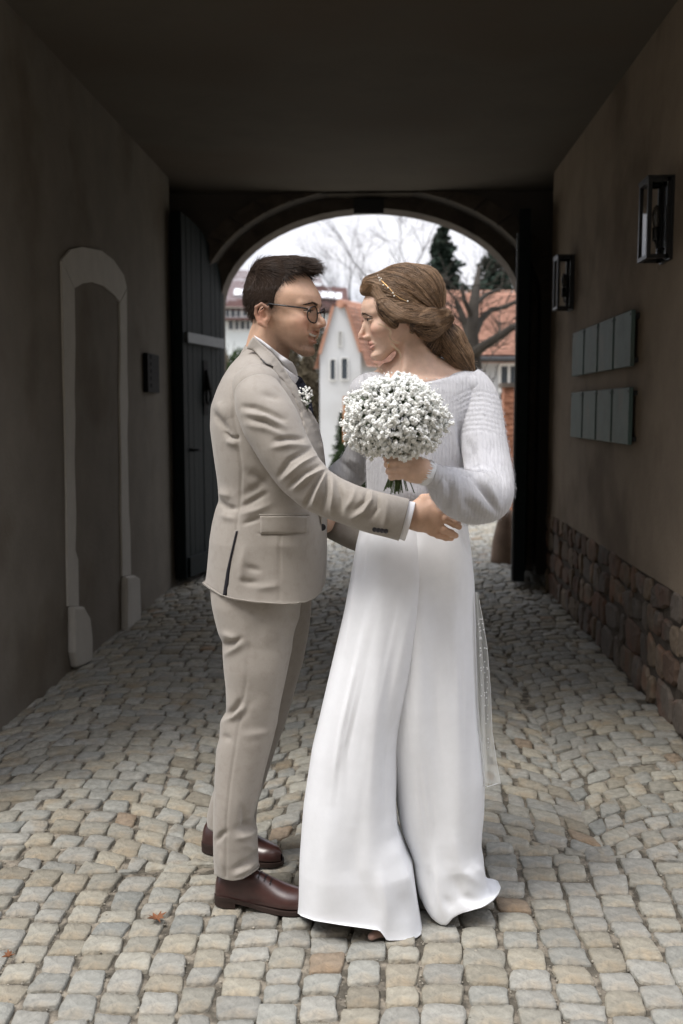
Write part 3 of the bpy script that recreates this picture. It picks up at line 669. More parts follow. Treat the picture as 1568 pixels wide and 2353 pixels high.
# brick gate pier, small post, far pillar
bp = thing('brick_pier', 'orange brick pier at the right edge of the gate opening', 'pier', tuple(PZ(1178, 1120, 0)))
c = P(1182, 890, 14.0); zt = c[2]
MB().bbox((c[0]-.16, 13.86, -.03), (c[0]+.16, 14.18, zt)).build('core', M_brick, bp)
nb = int(zt/.075)
for k in range(nb):
    for i in range(2):
        o_ = .08 if k % 2 else 0; x0 = c[0]-.17+i*.17+(o_ if i == 0 else o_)-.0; x1 = min(x0+.16, c[0]+.17)
        MB().bbox((x0, 13.845, k*.075+.006), (x1, 13.875, k*.075+.069)).build('brick', M_brick, bp)
MB().bbox((c[0]-.2, 13.82, zt), (c[0]+.2, 14.22, zt+.06)).build('cap', M_archstone, bp)
ps = thing('white_post', 'short white post on the yard beside the coat front of the groom', 'post', (0, 0, 0))
c = P(754, 1062, 13.0); MB().box((c[0], 13, .28), (.075, .075, .62)).build('shaft', M_frame, ps); MB().box((c[0], 13, .60), (.10, .10, .03)).build('cap', M_frame, ps)
tp = thing('timber_post', 'orange brown timber post beside the upright yew', 'post', tuple(P(793, 1045, 17.8)))
c = P(793, 910, 17.8); MB().tube([(c[0], 17.8, -.03), (c[0], 17.8, c[2])], [.05, .045], 8).build('shaft', pmat('timber', (.30, .15, .07), .8, .3, 8, aniso=(6, 6, 1)), tp)
# ------------------------------------------------------------------ modelling tools for figures
from mathutils.bvhtree import BVHTree
from mathutils.geometry import delaunay_2d_cdt
f4 = np.float32
P_scene = P
def smin(a, b, k):
    h = np.maximum(k-np.abs(a-b), 0)/k; return np.minimum(a, b)-h*h*k*.25
def smax(a, b, k): return -smin(-a, -b, k)
def cap(p, a, b, ra, rb=None):
    rb = ra if rb is None else rb; a = np.asarray(a, f4); b = np.asarray(b, f4); ab = b-a
    t = np.clip(((p-a)@ab)/max(1e-9, float(ab@ab)), 0, 1); return np.linalg.norm(p-a-t[:, None]*ab, axis=1)-(ra+(rb-ra)*t)
def ell(p, c, r):
    q = p-np.asarray(c, f4); r = np.asarray(r, f4); k0 = np.linalg.norm(q/r, axis=1); k1 = np.linalg.norm(q/(r*r), axis=1); return k0*(k0-1)/np.maximum(k1, 1e-6)
def chain(p, pts, rad, k=.012):
    d = None
    for i in range(len(pts)-1):
        e = cap(p, pts[i], pts[i+1], rad[i], rad[i+1]); d = e if d is None else smin(d, e, k)
    return d
def polysd(x, y, poly):                    # signed distance to a 2D polygon (negative inside)
    poly = np.asarray(poly, f4); n = len(poly); d = np.full(len(x), 1e9, f4); ins = np.zeros(len(x), bool)
    for i in range(n):
        a = poly[i]; b = poly[(i+1) % n]; e = b-a; wx = x-a[0]; wy = y-a[1]
        t = np.clip((wx*e[0]+wy*e[1])/(e@e+1e-12), 0, 1); d = np.minimum(d, (wx-t*e[0])**2+(wy-t*e[1])**2)
        c = (a[1] > y) != (b[1] > y)
        with np.errstate(divide='ignore', invalid='ignore'): ins ^= c & (x < (b[0]-a[0])*(y-a[1])/(b[1]-a[1]+1e-12)+a[0])
    d = np.sqrt(d); return np.where(ins, -d, d)
def sdf_mesh(f, lo, hi, h, B=8):
    lo = np.asarray(lo, float); hi = np.asarray(hi, float); nb = np.ceil((hi-lo)/(h*B)).astype(int)
    g = np.stack(np.meshgrid(*[np.arange(k) for k in nb], indexing='ij'), -1).reshape(-1, 3)
    def ev(p):
        out_ = np.empty(len(p), f4)
        for i in range(0, len(p), 400000): out_[i:i+400000] = f(p[i:i+400000].astype(f4))
        return out_
    d = ev(lo+(g+.5)*h*B); act = g[np.abs(d) < h*B*1.25]
    s = np.stack(np.meshgrid(*[np.arange(B+1)]*3, indexing='ij'), -1).reshape(-1, 3)
    ix = act[:, None, :]*B+s[None]
    val = ev((lo+ix.reshape(-1, 3)*h)).reshape(-1, B+1, B+1, B+1)
    sg = val < 0
    cs = [(i, j, k) for i in (0, 1) for j in (0, 1) for k in (0, 1)]
    def sh(a, o): return a[:, o[0]:o[0]+B, o[1]:o[1]+B, o[2]:o[2]+B]
    cnt = sum(sh(sg, o).astype(np.int8) for o in cs); mixed = (cnt > 0) & (cnt < 8)
    pos = np.zeros(mixed.shape+(3,), f4); num = np.zeros(mixed.shape, f4)
    for a in cs:
        for ax in range(3):
            if a[ax]: continue
            b = list(a); b[ax] = 1; va, vb = sh(val, a), sh(val, b); m = (va < 0) != (vb < 0)
            t = np.where(m, va/np.where(m, va-vb, 1), 0)
            for c in range(3): pos[..., c] += np.where(m, a[c]+(t if c == ax else 0), 0)
            num += m
    bi, i, j, k = np.nonzero(mixed); cell = act[bi]*B+np.stack((i, j, k), -1); NX = nb*B+2
    cid = ((cell[:, 0]+1)*NX[1]+cell[:, 1]+1)*NX[2]+cell[:, 2]+1; V = lo+(cell+pos[bi, i, j, k]/num[bi, i, j, k][:, None])*h
    o = np.argsort(cid); cid = cid[o]; V = V[o]; faces = []
    for ax in range(3):
        o1, o2 = [(1, 2), (2, 0), (0, 1)][ax]; b = [0, 0, 0]; b[ax] = 1
        va, vb = sh(sg, (0, 0, 0)), sh(sg, b); bi, i, j, k = np.nonzero(va != vb); e = act[bi]*B+np.stack((i, j, k), -1); ins = va[bi, i, j, k]
        q = []
        for s1, s2 in ((0, 0), (1, 0), (1, 1), (0, 1)):
            c = e.copy(); c[:, o1] -= s1; c[:, o2] -= s2; q.append(((c[:, 0]+1)*NX[1]+c[:, 1]+1)*NX[2]+c[:, 2]+1)
        q = np.stack(q, -1); w_ = np.searchsorted(cid, q); w_ = np.minimum(w_, len(cid)-1); ok = (cid[w_] == q).all(1); w_ = w_[ok]; ins = ins[ok]
        w_[~ins] = w_[~ins][:, ::-1]; faces.append(w_)
    return V, np.concatenate(faces)
def relax(V, F, n=1, lam=.5):
    e = np.concatenate([F[:, [i, (i+1) % F.shape[1]]] for i in range(F.shape[1])]); e = np.concatenate((e, e[:, ::-1]))
    for _ in range(n):
        s = np.zeros_like(V); c = np.zeros(len(V)); np.add.at(s, e[:, 0], V[e[:, 1]]); np.add.at(c, e[:, 0], 1); m = c > 0
        V = V.copy(); V[m] += lam*(s[m]/c[m, None]-V[m])
    return V
def normals(V, F):
    a = V[F[:, 2]]-V[F[:, 0]]; b = V[F[:, -1]]-V[F[:, 1]]; n = np.cross(a, b); N_ = np.zeros_like(V)
    for k in range(F.shape[1]): np.add.at(N_, F[:, k], n)
    return N_/np.maximum(np.linalg.norm(N_, axis=1)[:, None], 1e-12)
def join(parts):
    V = []; F = []; n = 0
    for v, f in parts: V.append(v); F.append(f+n); n += len(v)
    return np.concatenate(V), np.concatenate(F)
def gsm(a, s):
    if s <= 0: return a
    k = np.arange(-int(3*s)-1, int(3*s)+2); g = np.exp(-.5*(k/s)**2); g /= g.sum(); p = len(k)//2
    a2 = np.concatenate((2*a[:1]-a[1:p+1][::-1], a, 2*a[-1:]-a[-p-1:-1][::-1]))
    return np.apply_along_axis(lambda c: np.convolve(c, g, 'valid'), 0, a2)
def dense(rows, n, s=2.0):
    r = np.asarray(rows, float); d = np.linalg.norm(np.diff(r[:, :2], axis=0), axis=1); t = np.concatenate(([0], np.cumsum(np.maximum(d, 1e-3)))); u = np.linspace(0, t[-1], n)
    return gsm(np.stack([np.interp(u, t, r[:, c]) for c in range(r.shape[1])], -1), s)
def quadgrid(nr, nc, wrap=True):
    i = np.arange(nr-1)[:, None]; j = np.arange(nc if wrap else nc-1)[None]; a = i*nc+j; b = i*nc+(j+1) % nc
    return np.stack((a, b, b+nc, a+nc), -1).reshape(-1, 4)
def loft(rows, n=120, m=96, s=2.0, hem=None, hem_from=.9, top=None, top_to=.1, p=2.3, ground=None):
    """rows: (photo y, left x, right x, centre depth, half depth) -> a closed-round garment tube"""
    D = dense([(r[0], r[1], r[2], r[3], r[4]) for r in rows], n, s); th = np.linspace(0, 2*np.pi, m, endpoint=False)
    ct, st = np.cos(th), np.sin(th); cc = np.sign(ct)*np.abs(ct)**(2/p); ss = np.sign(st)*np.abs(st)**(2/p); V = np.empty((n, m, 3))
    for i in range(n):
        y, xl, xr, Y, b = D[i]; xs = (xl+xr)/2+(xr-xl)/2*cc; t = i/(n-1)
        ys = np.full(m, y)
        if hem is not None and t > hem_from:
            k = (t-hem_from)/(1-hem_from); ys = y*(1-k)+np.interp(xs, *hem)*k if k < 1 else np.interp(xs, *hem)
        if top is not None and t < top_to:
            k = 1-t/top_to; ys = ys*(1-k)+np.interp(xs, *top)*k
        kh = min(1, max(0, (t-hem_from)/(1-hem_from))) if hem is not None else 0; dz = np.where(ss < 0, b*ss*kh, 0)
        base = np.stack([P(a, c, Y+e) for a, c, e in zip(xs, ys, dz)]); base[:, 1] += b*ss-dz; V[i] = base
        if ground is not None: V[i][:, 2] = np.maximum(V[i][:, 2], ground)
    V = V.reshape(-1, 3); F = quadgrid(n, m); return V, F
def sweep(path, n=120, m=48, s=2.0, flat=1.0, capped=False):
    """path rows: (photo x, y, depth, radius)"""
    W_ = np.array([(*P(a, b, c), r*.96) for a, b, c, r in path]); d = np.linalg.norm(np.diff(W_[:, :3], axis=0), axis=1); t = np.concatenate(([0], np.cumsum(d))); u = np.linspace(0, t[-1], n)
    W_ = gsm(np.stack([np.interp(u, t, W_[:, c]) for c in range(4)], -1), s); T = np.gradient(W_[:, :3], axis=0); T /= np.linalg.norm(T, axis=1)[:, None]
    V = np.empty((n, m, 3)); th = np.linspace(0, 2*np.pi, m, endpoint=False); up = np.array((0., 1., 0.))
    for i in range(n):
        a = up-T[i]*(up@T[i]); a /= np.linalg.norm(a); b = np.cross(T[i], a); V[i] = W_[i, :3]+W_[i, 3]*(np.cos(th)[:, None]*a*flat+np.sin(th)[:, None]*b)
    return V.reshape(-1, 3), quadgrid(n, m)
def orient(V, F):                              # make faces point outwards (convex-ish tubes)
    c = V.mean(0); n = np.cross(V[F[:, 2]]-V[F[:, 0]], V[F[:, 3]]-V[F[:, 1]]); m = V[F].mean(1)
    k = len(F); return F if np.sum(np.einsum('ij,ij->i', n, m-c)) > 0 else F[:, ::-1]
def strokes(V, F, lst):
    """folds: each (photo polyline, width, height in metres [, sharp]); displaces the cloth along its normal"""
    Nn = normals(V, F); vd = CAM-V; vd /= np.linalg.norm(vd, axis=1)[:, None]; face = np.clip((np.einsum('ij,ij->i', Nn, vd)-.02)/.25, 0, 1)
    p = proj(V); H = np.zeros(len(V))
    for st in lst:
        pl = np.asarray(st[0], float); wd, amp = st[1], st[2]; best = np.full(len(V), 1e9); tt = np.zeros(len(V)); seg = np.linalg.norm(np.diff(pl, axis=0), axis=1); cum = np.concatenate(([0], np.cumsum(seg)))
        for i in range(len(pl)-1):
            e = pl[i+1]-pl[i]; t = np.clip(((p-pl[i])@e)/(e@e), 0, 1); d = np.linalg.norm(p-pl[i]-t[:, None]*e, axis=1); m = d < best; best[m] = d[m]; tt[m] = (cum[i]+t[m]*seg[i])/cum[-1]
        tp = np.sin(np.pi*np.clip(tt*.92+.04, 0, 1))**.6 if len(st) < 4 else 1.0
        x = best/wd; H += amp*tp*np.exp(-x*x) if amp < 0 else amp*tp*np.exp(-np.abs(x)**1.6)
    return V+Nn*(H*face)[:, None]
def wob(V, F, amp, sc, seed=0):                # small irregularity of cloth
    Nn = normals(V, F); r = np.random.default_rng(seed); H = np.zeros(len(V))
    for k in range(10):
        d = r.normal(size=3); d /= np.linalg.norm(d); H += np.sin(V@d*sc*r.uniform(.5, 1.8)+r.uniform(0, 6.28))
    return V+Nn*(amp*H/3.2)[:, None]
def bvh(V, F): return BVHTree.FromPolygons([tuple(v) for v in V], [tuple(map(int, f)) for f in F])
def cast(B_, x, y, off=0.0):
    d = ray(x, y); d = d/np.linalg.norm(d); h = B_.ray_cast(Vector(CAM), Vector(d))
    if h[0] is None: return None
    return np.array(h[0])-d*off
def patch(name, poly, B_, mat, parent, off=.003, thick=.004, step=5, fallbackY=None, lift=None):
    """a piece of cloth lying on a surface: outline given in the photograph, depth from the surface below"""
    poly = [tuple(map(float, q)) for q in poly]; dens_ = []
    for i in range(len(poly)):
        a, b = np.array(poly[i]), np.array(poly[(i+1) % len(poly)]); k = max(1, int(np.linalg.norm(b-a)/step)); dens_ += [tuple(a+(b-a)*j/k) for j in range(k)]
    n = len(dens_); xs = [q[0] for q in dens_]; ys = [q[1] for q in dens_]
    gx, gy = np.meshgrid(np.arange(min(xs), max(xs), step), np.arange(min(ys), max(ys), step)); g = np.stack((gx.ravel(), gy.ravel()), -1)
    sdv = polysd(g[:, 0].astype(f4), g[:, 1].astype(f4), poly); g = g[sdv < -step*.55]
    pts = [Vector(q) for q in dens_]+[Vector(q) for q in g]
    vo, eo, fo, *_ = delaunay_2d_cdt(pts, [(i, (i+1) % n) for i in range(n)], [], 1, 1e-4)
    V = []; last = None
    for q in vo:
        h = cast(B_, q[0], q[1]); V.append(h)
    dep = np.array([np.nan if h is None else h[1] for h in V]); ok = ~np.isnan(dep); q2 = np.array([tuple(q) for q in vo])
    for i in np.nonzero(~ok)[0]:
        j = np.nonzero(ok)[0][np.argmin(((q2[ok]-q2[i])**2).sum(1))]; dep[i] = dep[j]
    adj = [[] for _ in vo]
    for a, b in eo: adj[a].append(b); adj[b].append(a)
    for _ in range(2): dep = np.array([(dep[i]+sum(dep[j] for j in adj[i]))/(1+len(adj[i])) for i in range(len(dep))])
    W_ = []
    for q, d_ in zip(q2, dep):
        o_ = off+(lift(q) if lift else 0); W_.append(P_scene(q[0], q[1], d_-o_))
    o = obj(name, W_, [tuple(f) if True else f for f in fo], mat, parent, True)
    bm = bmesh.new(); bm.from_mesh(o.data); bmesh.ops.recalc_face_normals(bm, faces=bm.faces)
    bm.faces.ensure_lookup_table(); bm.normal_update()
    if sum(f.normal.y for f in bm.faces) > 0: bmesh.ops.reverse_faces(bm, faces=bm.faces)
    bm.to_mesh(o.data); bm.free()
    sm = o.modifiers.new('thickness', 'SOLIDIFY'); sm.thickness = thick; sm.offset = -1
    return o
def strands(name, lines, mat, parent, r0=.0006, r1=.0002):
    """many hairs as thin three-sided tapering tubes; lines: list of (n,3)"""
    V = []; F = []; base = 0
    for ln in lines:
        ln = np.asarray(ln); n = len(ln); T = np.gradient(ln, axis=0); T /= np.maximum(np.linalg.norm(T, axis=1)[:, None], 1e-9)
        a = np.cross(T, (0.31, .87, .38)); a /= np.maximum(np.linalg.norm(a, axis=1)[:, None], 1e-9); b = np.cross(T, a); r = np.linspace(r0, r1, n)[:, None]
        for k in range(3):
            an = 2.0944*k; V.append(ln+r*(a*math.cos(an)+b*math.sin(an)))
        i = np.arange(n-1)
        for k in range(3):
            k2 = (k+1) % 3; F.append(np.stack((base+k*n+i, base+k2*n+i, base+k2*n+i+1, base+k*n+i+1), -1))
        base += 3*n
    return objnp(name, np.concatenate(V), np.concatenate(F), mat, parent)
def vattr(o, name, vals):
    at = o.data.attributes.new(name, 'FLOAT', 'POINT'); at.data.foreach_set('value', np.asarray(vals, f4))

# ---- heads: a face from tables of its profile, joined smoothly with nose, lips, ears and neck
ZT = np.array([-.121, -.114, -.104, -.090, -.076, -.062, -.050, -.030, 0, .018, .040, .062])
XF = np.array([.062, .078, .086, .080, .083, .085, .086, .087, .083, .092, .092, .085])
XB = np.array([.052, .044, .030, .004, -.020, -.034, -.042, -.055, -.065, -.07, -.07, -.07])
WT = np.array([.014, .026, .036, .044, .050, .055, .059, .064, .066, .067, .068, .066])
def head_sdf(q, a):
    """q: points in head space (x forward, y to the person's left, z up, eyes at z=0)"""
    x, y, z = q[:, 0], q[:, 1], q[:, 2]; jw = a.get('jaw', 1.0)
    xf = np.interp(z, ZT, XF).astype(f4); xb = np.interp(z, ZT, XB).astype(f4); w_ = (np.interp(z, ZT, WT)*(1+(jw-1)*np.clip((-.02-z)/.06, 0, 1))).astype(f4)
    cx = (xf+xb)/2; ax = (xf-xb)/2; pe = np.interp(z, [-.12, -.06, 0, .05], [1.8, 1.8, 1.95, 2.2]).astype(f4); rho = ((np.abs(x-cx)/ax)**pe+(np.abs(y)/w_)**pe)**(1/pe)
    d = (rho-1)*np.minimum(ax, w_); d = smax(d, -.119-z, .016); d = smax(d, z-.05, .03)
    d = smin(d, ell(q, (-.010, 0, .034), (.098, .074, .086)), .03)
    yy = np.abs(y); qa = np.stack((x, yy, z), -1)
    d = smin(d, ell(qa, (.052, .044, -.032), (.030, .022, .020)), .022)          # cheekbones
    d = smin(d, ell(qa, (.060, .036, -.056), (.024, .018, .020)), .02) if a.get('smile') else d
    rg_ = a.get('ridge', 1.0); d = smin(d, cap(qa, (.0885-.004*(1-rg_), .008, .018), (.066, .052, .015), .0065*rg_, .005*rg_), .014)   # brow
    ob = a.get('orbit', 1.0); d = smax(d, -ell(qa, (.094, .032, -.001), (.020*ob, .018, .0105*ob)), .012)         # orbit
    n = a.get('nose', 1.0); nr = a.get('noser', 1.0); nz = a.get('nz', 0.0)
    d = smin(d, chain(q, [(.084, 0, .006), (.095, 0, -.012+nz*.3), (.103+.006*n, 0, -.036+nz*.9), (.104+.008*n, 0, -.044+nz)], [.0065*nr, .0068*nr, .0075*nr, .0080*nr], .006), .010)
    d = smin(d, chain(q, [(.076, 0, .004), (.080, 0, -.020+nz*.5), (.084, 0, -.044+nz)], [.009*nr, .0125*nr, .0150*nr], .01), .012)
    d = smin(d, ell(qa, (.096, .0115, -.048+nz), (.0115*nr, .0065*nr, .0075*nr)), .006)       # wings
    d = smin(d, cap(q, (.103+.004*n, 0, -.046+nz), (.088, 0, -.054+nz), .006, .005), .006)
    d = smax(d, -ell(qa, (.102, .0062, -.0535+nz), (.006, .0030, .0042)), .002)      # nostrils
    lr = a.get('lipr', 1.0); o = a.get('open', .003); cz = a.get('corner', 0.0); cw = a.get('mouthw', .024); zm = a.get('zm', -.073)
    d = smin(d, chain(qa, [(.0885, 0, zm+.0055+o*.5), (.087, .010, zm+.0052+o*.5), (a.get('cx', .070), cw, zm+cz)], [.0056*lr, .0050*lr, .003], .006), .006)
    d = smin(d, chain(qa, [(.0875, 0, zm-.0062-o*.6), (.085, .010, zm-.0058-o*.6), (a.get('cx', .070)-.001, cw, zm+cz)], [.0060*lr, .0054*lr, .003], .006), .006)
    d = smax(d, -chain(qa, [(.098, 0, zm-o*.1), (.090, .011, zm-o*.1), (a.get('cx', .070)+.006, cw, zm+cz)], [max(.0012, o), max(.0011, o*.9), .0010], .003), .002)
    d = smin(d, ell(q, (.074, 0, -.104), (.016, .019, .0145)), .012)              # chin
    if a.get('nasolab'): d = smax(d, -chain(qa, [(.0935, .020, -.030), (.084, .031, -.046), (.0725, .0415, -.060)], [.0026, .0040, .0026], .003), .008)
    lid = np.maximum(ell(qa, (.0745, .032, 0), (.0142, .0150, .0138)), -(np.abs(z+.0005)-a.get('eyeopen', .0042)))
    d = smin(d, lid, .003)
    # ears
    e0 = np.array((a.get('earx', -.018), .0, a.get('earz', -.010))); t = [(0.010, .068, .006), (.006, .080, .022), (-.010, .086, .031), (-.024, .088, .022), (-.026, .086, .004), (-.016, .081, -.018), (-.002, .073, -.027)]
    ear = chain(qa, [np.array(p_)+e0 for p_ in t], [.003, .0036, .0042, .0042, .0042, .0058, .0048], .003)
    ear = smin(ear, ell(qa, e0+(-.009, .074, .000), (.0175, .0070, .0265)), .006)
    ear = smin(ear, chain(qa, [np.array(p_)+e0 for p_ in [(-.004, .083, .018), (-.014, .083, .010), (-.013, .080, -.008)]], [.0022, .0026, .0024], .003), .003)
    ear = smax(ear, -ell(qa, e0+(-.003, .083, -.001), (.0065, .008, .0095)), .003)
    ear = smin(ear, cap(qa, e0+(.008, .072, .004), e0+(.007, .072, -.008), .0035), .003)
    d = smin(d, ear, .004)
    return d
def head_frame(center, yaw, pitch, roll=0):
    """yaw: world angle of the facing direction; pitch > 0 looks down"""
    Mx = Matrix.Rotation(yaw, 3, 'Z') @ Matrix.Rotation(pitch, 3, 'Y') @ Matrix.Rotation(roll, 3, 'X'); return np.array(center), np.array(Mx)
def to_local(p, fr, s): return ((p-fr[0].astype(f4))@fr[1].astype(f4))/f4(s)
def to_world(q, fr, s): return fr[0]+(np.asarray(q)*s)@fr[1].T
def skin_mat(name, base, beard=False, lipc=(.33, .13, .10), brow=(.10, .06, .04), blush=(.50, .22, .15)):
    m = pmat(name, base, .50, .13, 38, .30, 300, .0009, .32, sss=.10)
    nt = m.node_tree; N = nt.nodes; L = nt.links; b = N['Principled BSDF']; src = b.inputs['Base Color'].links[0].from_socket
    for nm, c in (('blush', blush), ('beard', (.085, .055, .038)), ('lip', lipc), ('brow', brow)):
        at = N.new('ShaderNodeAttribute'); at.attribute_name = nm; f = at.outputs['Fac']
        if nm in ('beard', 'brow'):
            no = N.new('ShaderNodeTexNoise'); no.inputs['Scale'].default_value = 700; no.inputs['Detail'].default_value = 2; tc = N.new('ShaderNodeTexCoord'); L.new(tc.outputs['Object'], no.inputs['Vector'])
            mr = N.new('ShaderNodeMapRange'); mr.inputs[1].default_value = .38; mr.inputs[2].default_value = .62; mr.inputs[3].default_value = .35; mr.inputs[4].default_value = 1; L.new(no.outputs['Fac'], mr.inputs[0])
            mu = N.new('ShaderNodeMath'); mu.operation = 'MULTIPLY'; L.new(f, mu.inputs[0]); L.new(mr.outputs[0], mu.inputs[1]); f = mu.outputs[0]
        mm = N.new('ShaderNodeMixRGB'); L.new(f, mm.inputs[0]); L.new(src, mm.inputs[1]); mm.inputs[2].default_value = (*c, 1); src = mm.outputs[0]
    L.new(src, b.inputs['Base Color']); return m
def blob(q, c, r): return np.exp(-(((q-np.asarray(c))/np.asarray(r))**2).sum(1))
HPM = [(.092, .102), (.060, .109), (.034, .098), (.022, .080), (.016, .054), (.006, .028), (.004, -.006), (-.010, -.010), (-.016, .014), (-.044, .012), (-.056, -.024), (-.066, -.050), (-.085, -.066), (-.16, -.06), (-.16, .25), (.14, .25), (.115, .125)]
def face_masks(o, q, valid, a):
    qa = q.copy(); qa[:, 1] = np.abs(qa[:, 1]); zm = a.get('zm', -.073); o_ = a.get('open', .003); cz = a.get('corner', 0); cw = a.get('mouthw', .024)
    d = np.minimum(chain(qa.astype(f4), [(.0905, 0, zm+.0052+o_*.5), (.088, .010, zm+.005+o_*.5), (a.get('cx', .070)+.001, cw, zm+cz)], [.005, .0045, .002]), chain(qa.astype(f4), [(.0895, 0, zm-.0062-o_*.6), (.087, .010, zm-.0058-o_*.6), (a.get('cx', .070), cw, zm+cz)], [.006, .005, .002]))
    lip = np.clip(1-d/.0022, 0, 1)*a.get('lipk', .5)
    br = chain(qa.astype(f4), [(.092, .013, .0195+a.get('browz', 0)), (.085, .033, .0215+a.get('browz', 0)), (.064, .052, .0115+a.get('browz', 0))], [.0042, .0042, .0018]); brow = np.clip(1-br/.0035, 0, 1)*a.get('browk', .85)*.35
    lash = chain(qa.astype(f4), [(.088, .022, .0048), (.089, .033, .0062), (.080, .046, .0035)], [.0014, .0016, .0014]); brow = np.maximum(brow, np.clip(1-lash/.0014, 0, 1)*a.get('lash', .5))
    z = q[:, 2]; x = q[:, 0]
    beard = np.zeros(len(q))
    if a.get('beard'):
        jaw = np.clip((-.038-z+(x-.02)*-.10)/.045, 0, 1)*np.clip((z+.150)/.03, 0, 1)*np.clip((x+.022)/.02, 0, 1)
        must = blob(qa, (.092, .012, -.052), (.02, .020, .008))
        side = np.clip((.016-np.abs(x-.0+z*.1))/.01, 0, 1)*np.clip((.02-z)/.02, 0, 1)*np.clip((z+.06)/.03, 0, 1)*np.clip((qa[:, 1]-.04)/.01, 0, 1)
        cheek = 1-blob(qa, (.068, .040, -.052), (.03, .022, .020)); beard = np.clip(np.maximum(np.maximum(jaw*cheek, must*.9), side*.45), 0, 1)*(1-lip)*.78
        hd = polysd(x.astype(f4), z.astype(f4), HPM); beard = np.maximum(beard, np.clip(1-hd/.016, 0, 1)*.85*np.clip((qa[:, 1]-.035)/.02, 0, 1)*(x < .03))
    bl = .55*blob(qa, (.070, .046, -.034), (.03, .022, .020))+.7*blob(qa, (.108, 0, -.044), (.012, .014, .012))+.75*blob(qa, (-.03, .086, -.015), (.03, .014, .035))
    for nm, v_ in (('lip', lip), ('brow', brow), ('beard', beard), ('blush', np.clip(bl, 0, 1))): vattr(o, nm, np.where(valid, v_, 0))
def finger(p, pts, r): return chain(p, [P(*q) for q in pts], r, .004)

def brow_lash(parent, hv_, fr, s, path, mat, seed, n=150, lash=0, eyeo=.003):
    """eyebrow hairs rooted on the skin, and lashes along the upper lid"""
    B0 = bvh(*hv_); r_ = random.Random(seed); ln = []
    pth = np.array(path)
    for sy in (-1, 1):
        for k in range(n):
            t = r_.random(); f = t*(len(pth)-1); i = min(len(pth)-2, int(f)); c = pth[i]*(1-f+i)+pth[i+1]*(f-i); th_ = (1-.65*t)*.0034
            c = c+np.array((.004, 0, r_.uniform(-1, 1)*th_)); c = np.array((c[0], c[1]*sy, c[2])); w_ = Vector(to_world(c, fr, s)); h = B0.find_nearest(w_)
            if h[0] is None: continue
            nn = np.array(h[1]); d_ = pth[i+1]-pth[i]; d_ = np.array((d_[0], d_[1]*sy, d_[2]+.004*(1-t))); d_ = fr[1]@d_; d_ = d_-nn*(d_@nn); d_ /= np.linalg.norm(d_); p0 = np.array(h[0]); l_ = r_.uniform(.005, .009)
            ln.append([p0-nn*.0003, p0+d_*l_*.5+nn*.0009, p0+d_*l_+nn*.0006])
        for k in range(lash):
            a = r_.uniform(-.85, .95); c = np.array((.0745+.0140*math.cos(a), sy*(.032+.0150*math.sin(a)), eyeo+.0004)); dr = np.array((math.cos(a), sy*math.sin(a)*1.2, r_.uniform(-.25, .25))); dr /= np.linalg.norm(dr); l_ = r_.uniform(.005, .0085)
            ln.append([to_world(c, fr, s), to_world(c+dr*l_*.5+(0, 0, -.0006), fr, s), to_world(c+dr*l_+(0, 0, .0012), fr, s)])
    return strands('eyebrows', ln, mat, parent, .00042, .0002)
# ------------------------------------------------------------------ the groom
rng = random.Random(21)
def P(x, y, Y): return P_scene(x, y, Y-.12)   # the couple stands this much nearer than first measured
M_skin = skin_mat('skin_warm', (.60, .385, .27), True)
M_skinf = skin_mat('skin_fair', (.66, .455, .345), lipc=(.46, .19, .16), brow=(.13, .08, .05))
M_suit = pmat('beige_wool', (.342, .312, .276), .84, .09, 420, .5, 700, .0008, .2, sheen=.25, col2=(.315, .285, .25), c2scale=40)
M_shirt = pmat('white_shirt', (.78, .78, .80), .7, .02, 40)
M_shoe = pmat('oxblood_leather', (.050, .020, .017), .32, .3, 30, .12, 160, .001, .55, coat=.3)
M_sole = pmat('dark_sole', (.035, .022, .018), .6, .2, 40)
M_button = pmat('dark_horn', (.014, .013, .016), .3, 0, spec=.5)
M_hairm = pmat('dark_brown_hair', (.052, .034, .024), .5, .3, 200, spec=.35, island=.6)
M_hairc = pmat('hair_roots', (.026, .017, .012), .85, .4, 400, .8, 500, .002, spec=.1)
M_spec = pmat('black_acetate', (.008, .009, .010), .2, 0, spec=.6)
MS = 1.04; MF = head_frame(P(655, 715, 2.95), -R(19), R(3)); MA = dict(smile=1, open=.0085, corner=.0090, mouthw=.034, cx=.0655, beard=1, earx=-.020, earz=-.020, nz=.012, zm=-.067, eyeopen=.0018, browk=.95, nasolab=1, jaw=.93)
def man_head(p):
    q = to_local(p, MF, MS); d = head_sdf(q, MA)
    nk = chain(q, [(-.034, 0, -.03), (-.043, 0, -.08), (-.052, 0, -.125), (-.060, 0, -.185)], [.052, .0515, .051, .052], .03); return smin(d, nk, .018)*f4(MS)
c = MF[0]; hv = sdf_mesh(man_head, c-(.15, .14, .20), c+(.16, .14, .16), .0021); hv = (relax(hv[0], hv[1], 1, .35), hv[1])
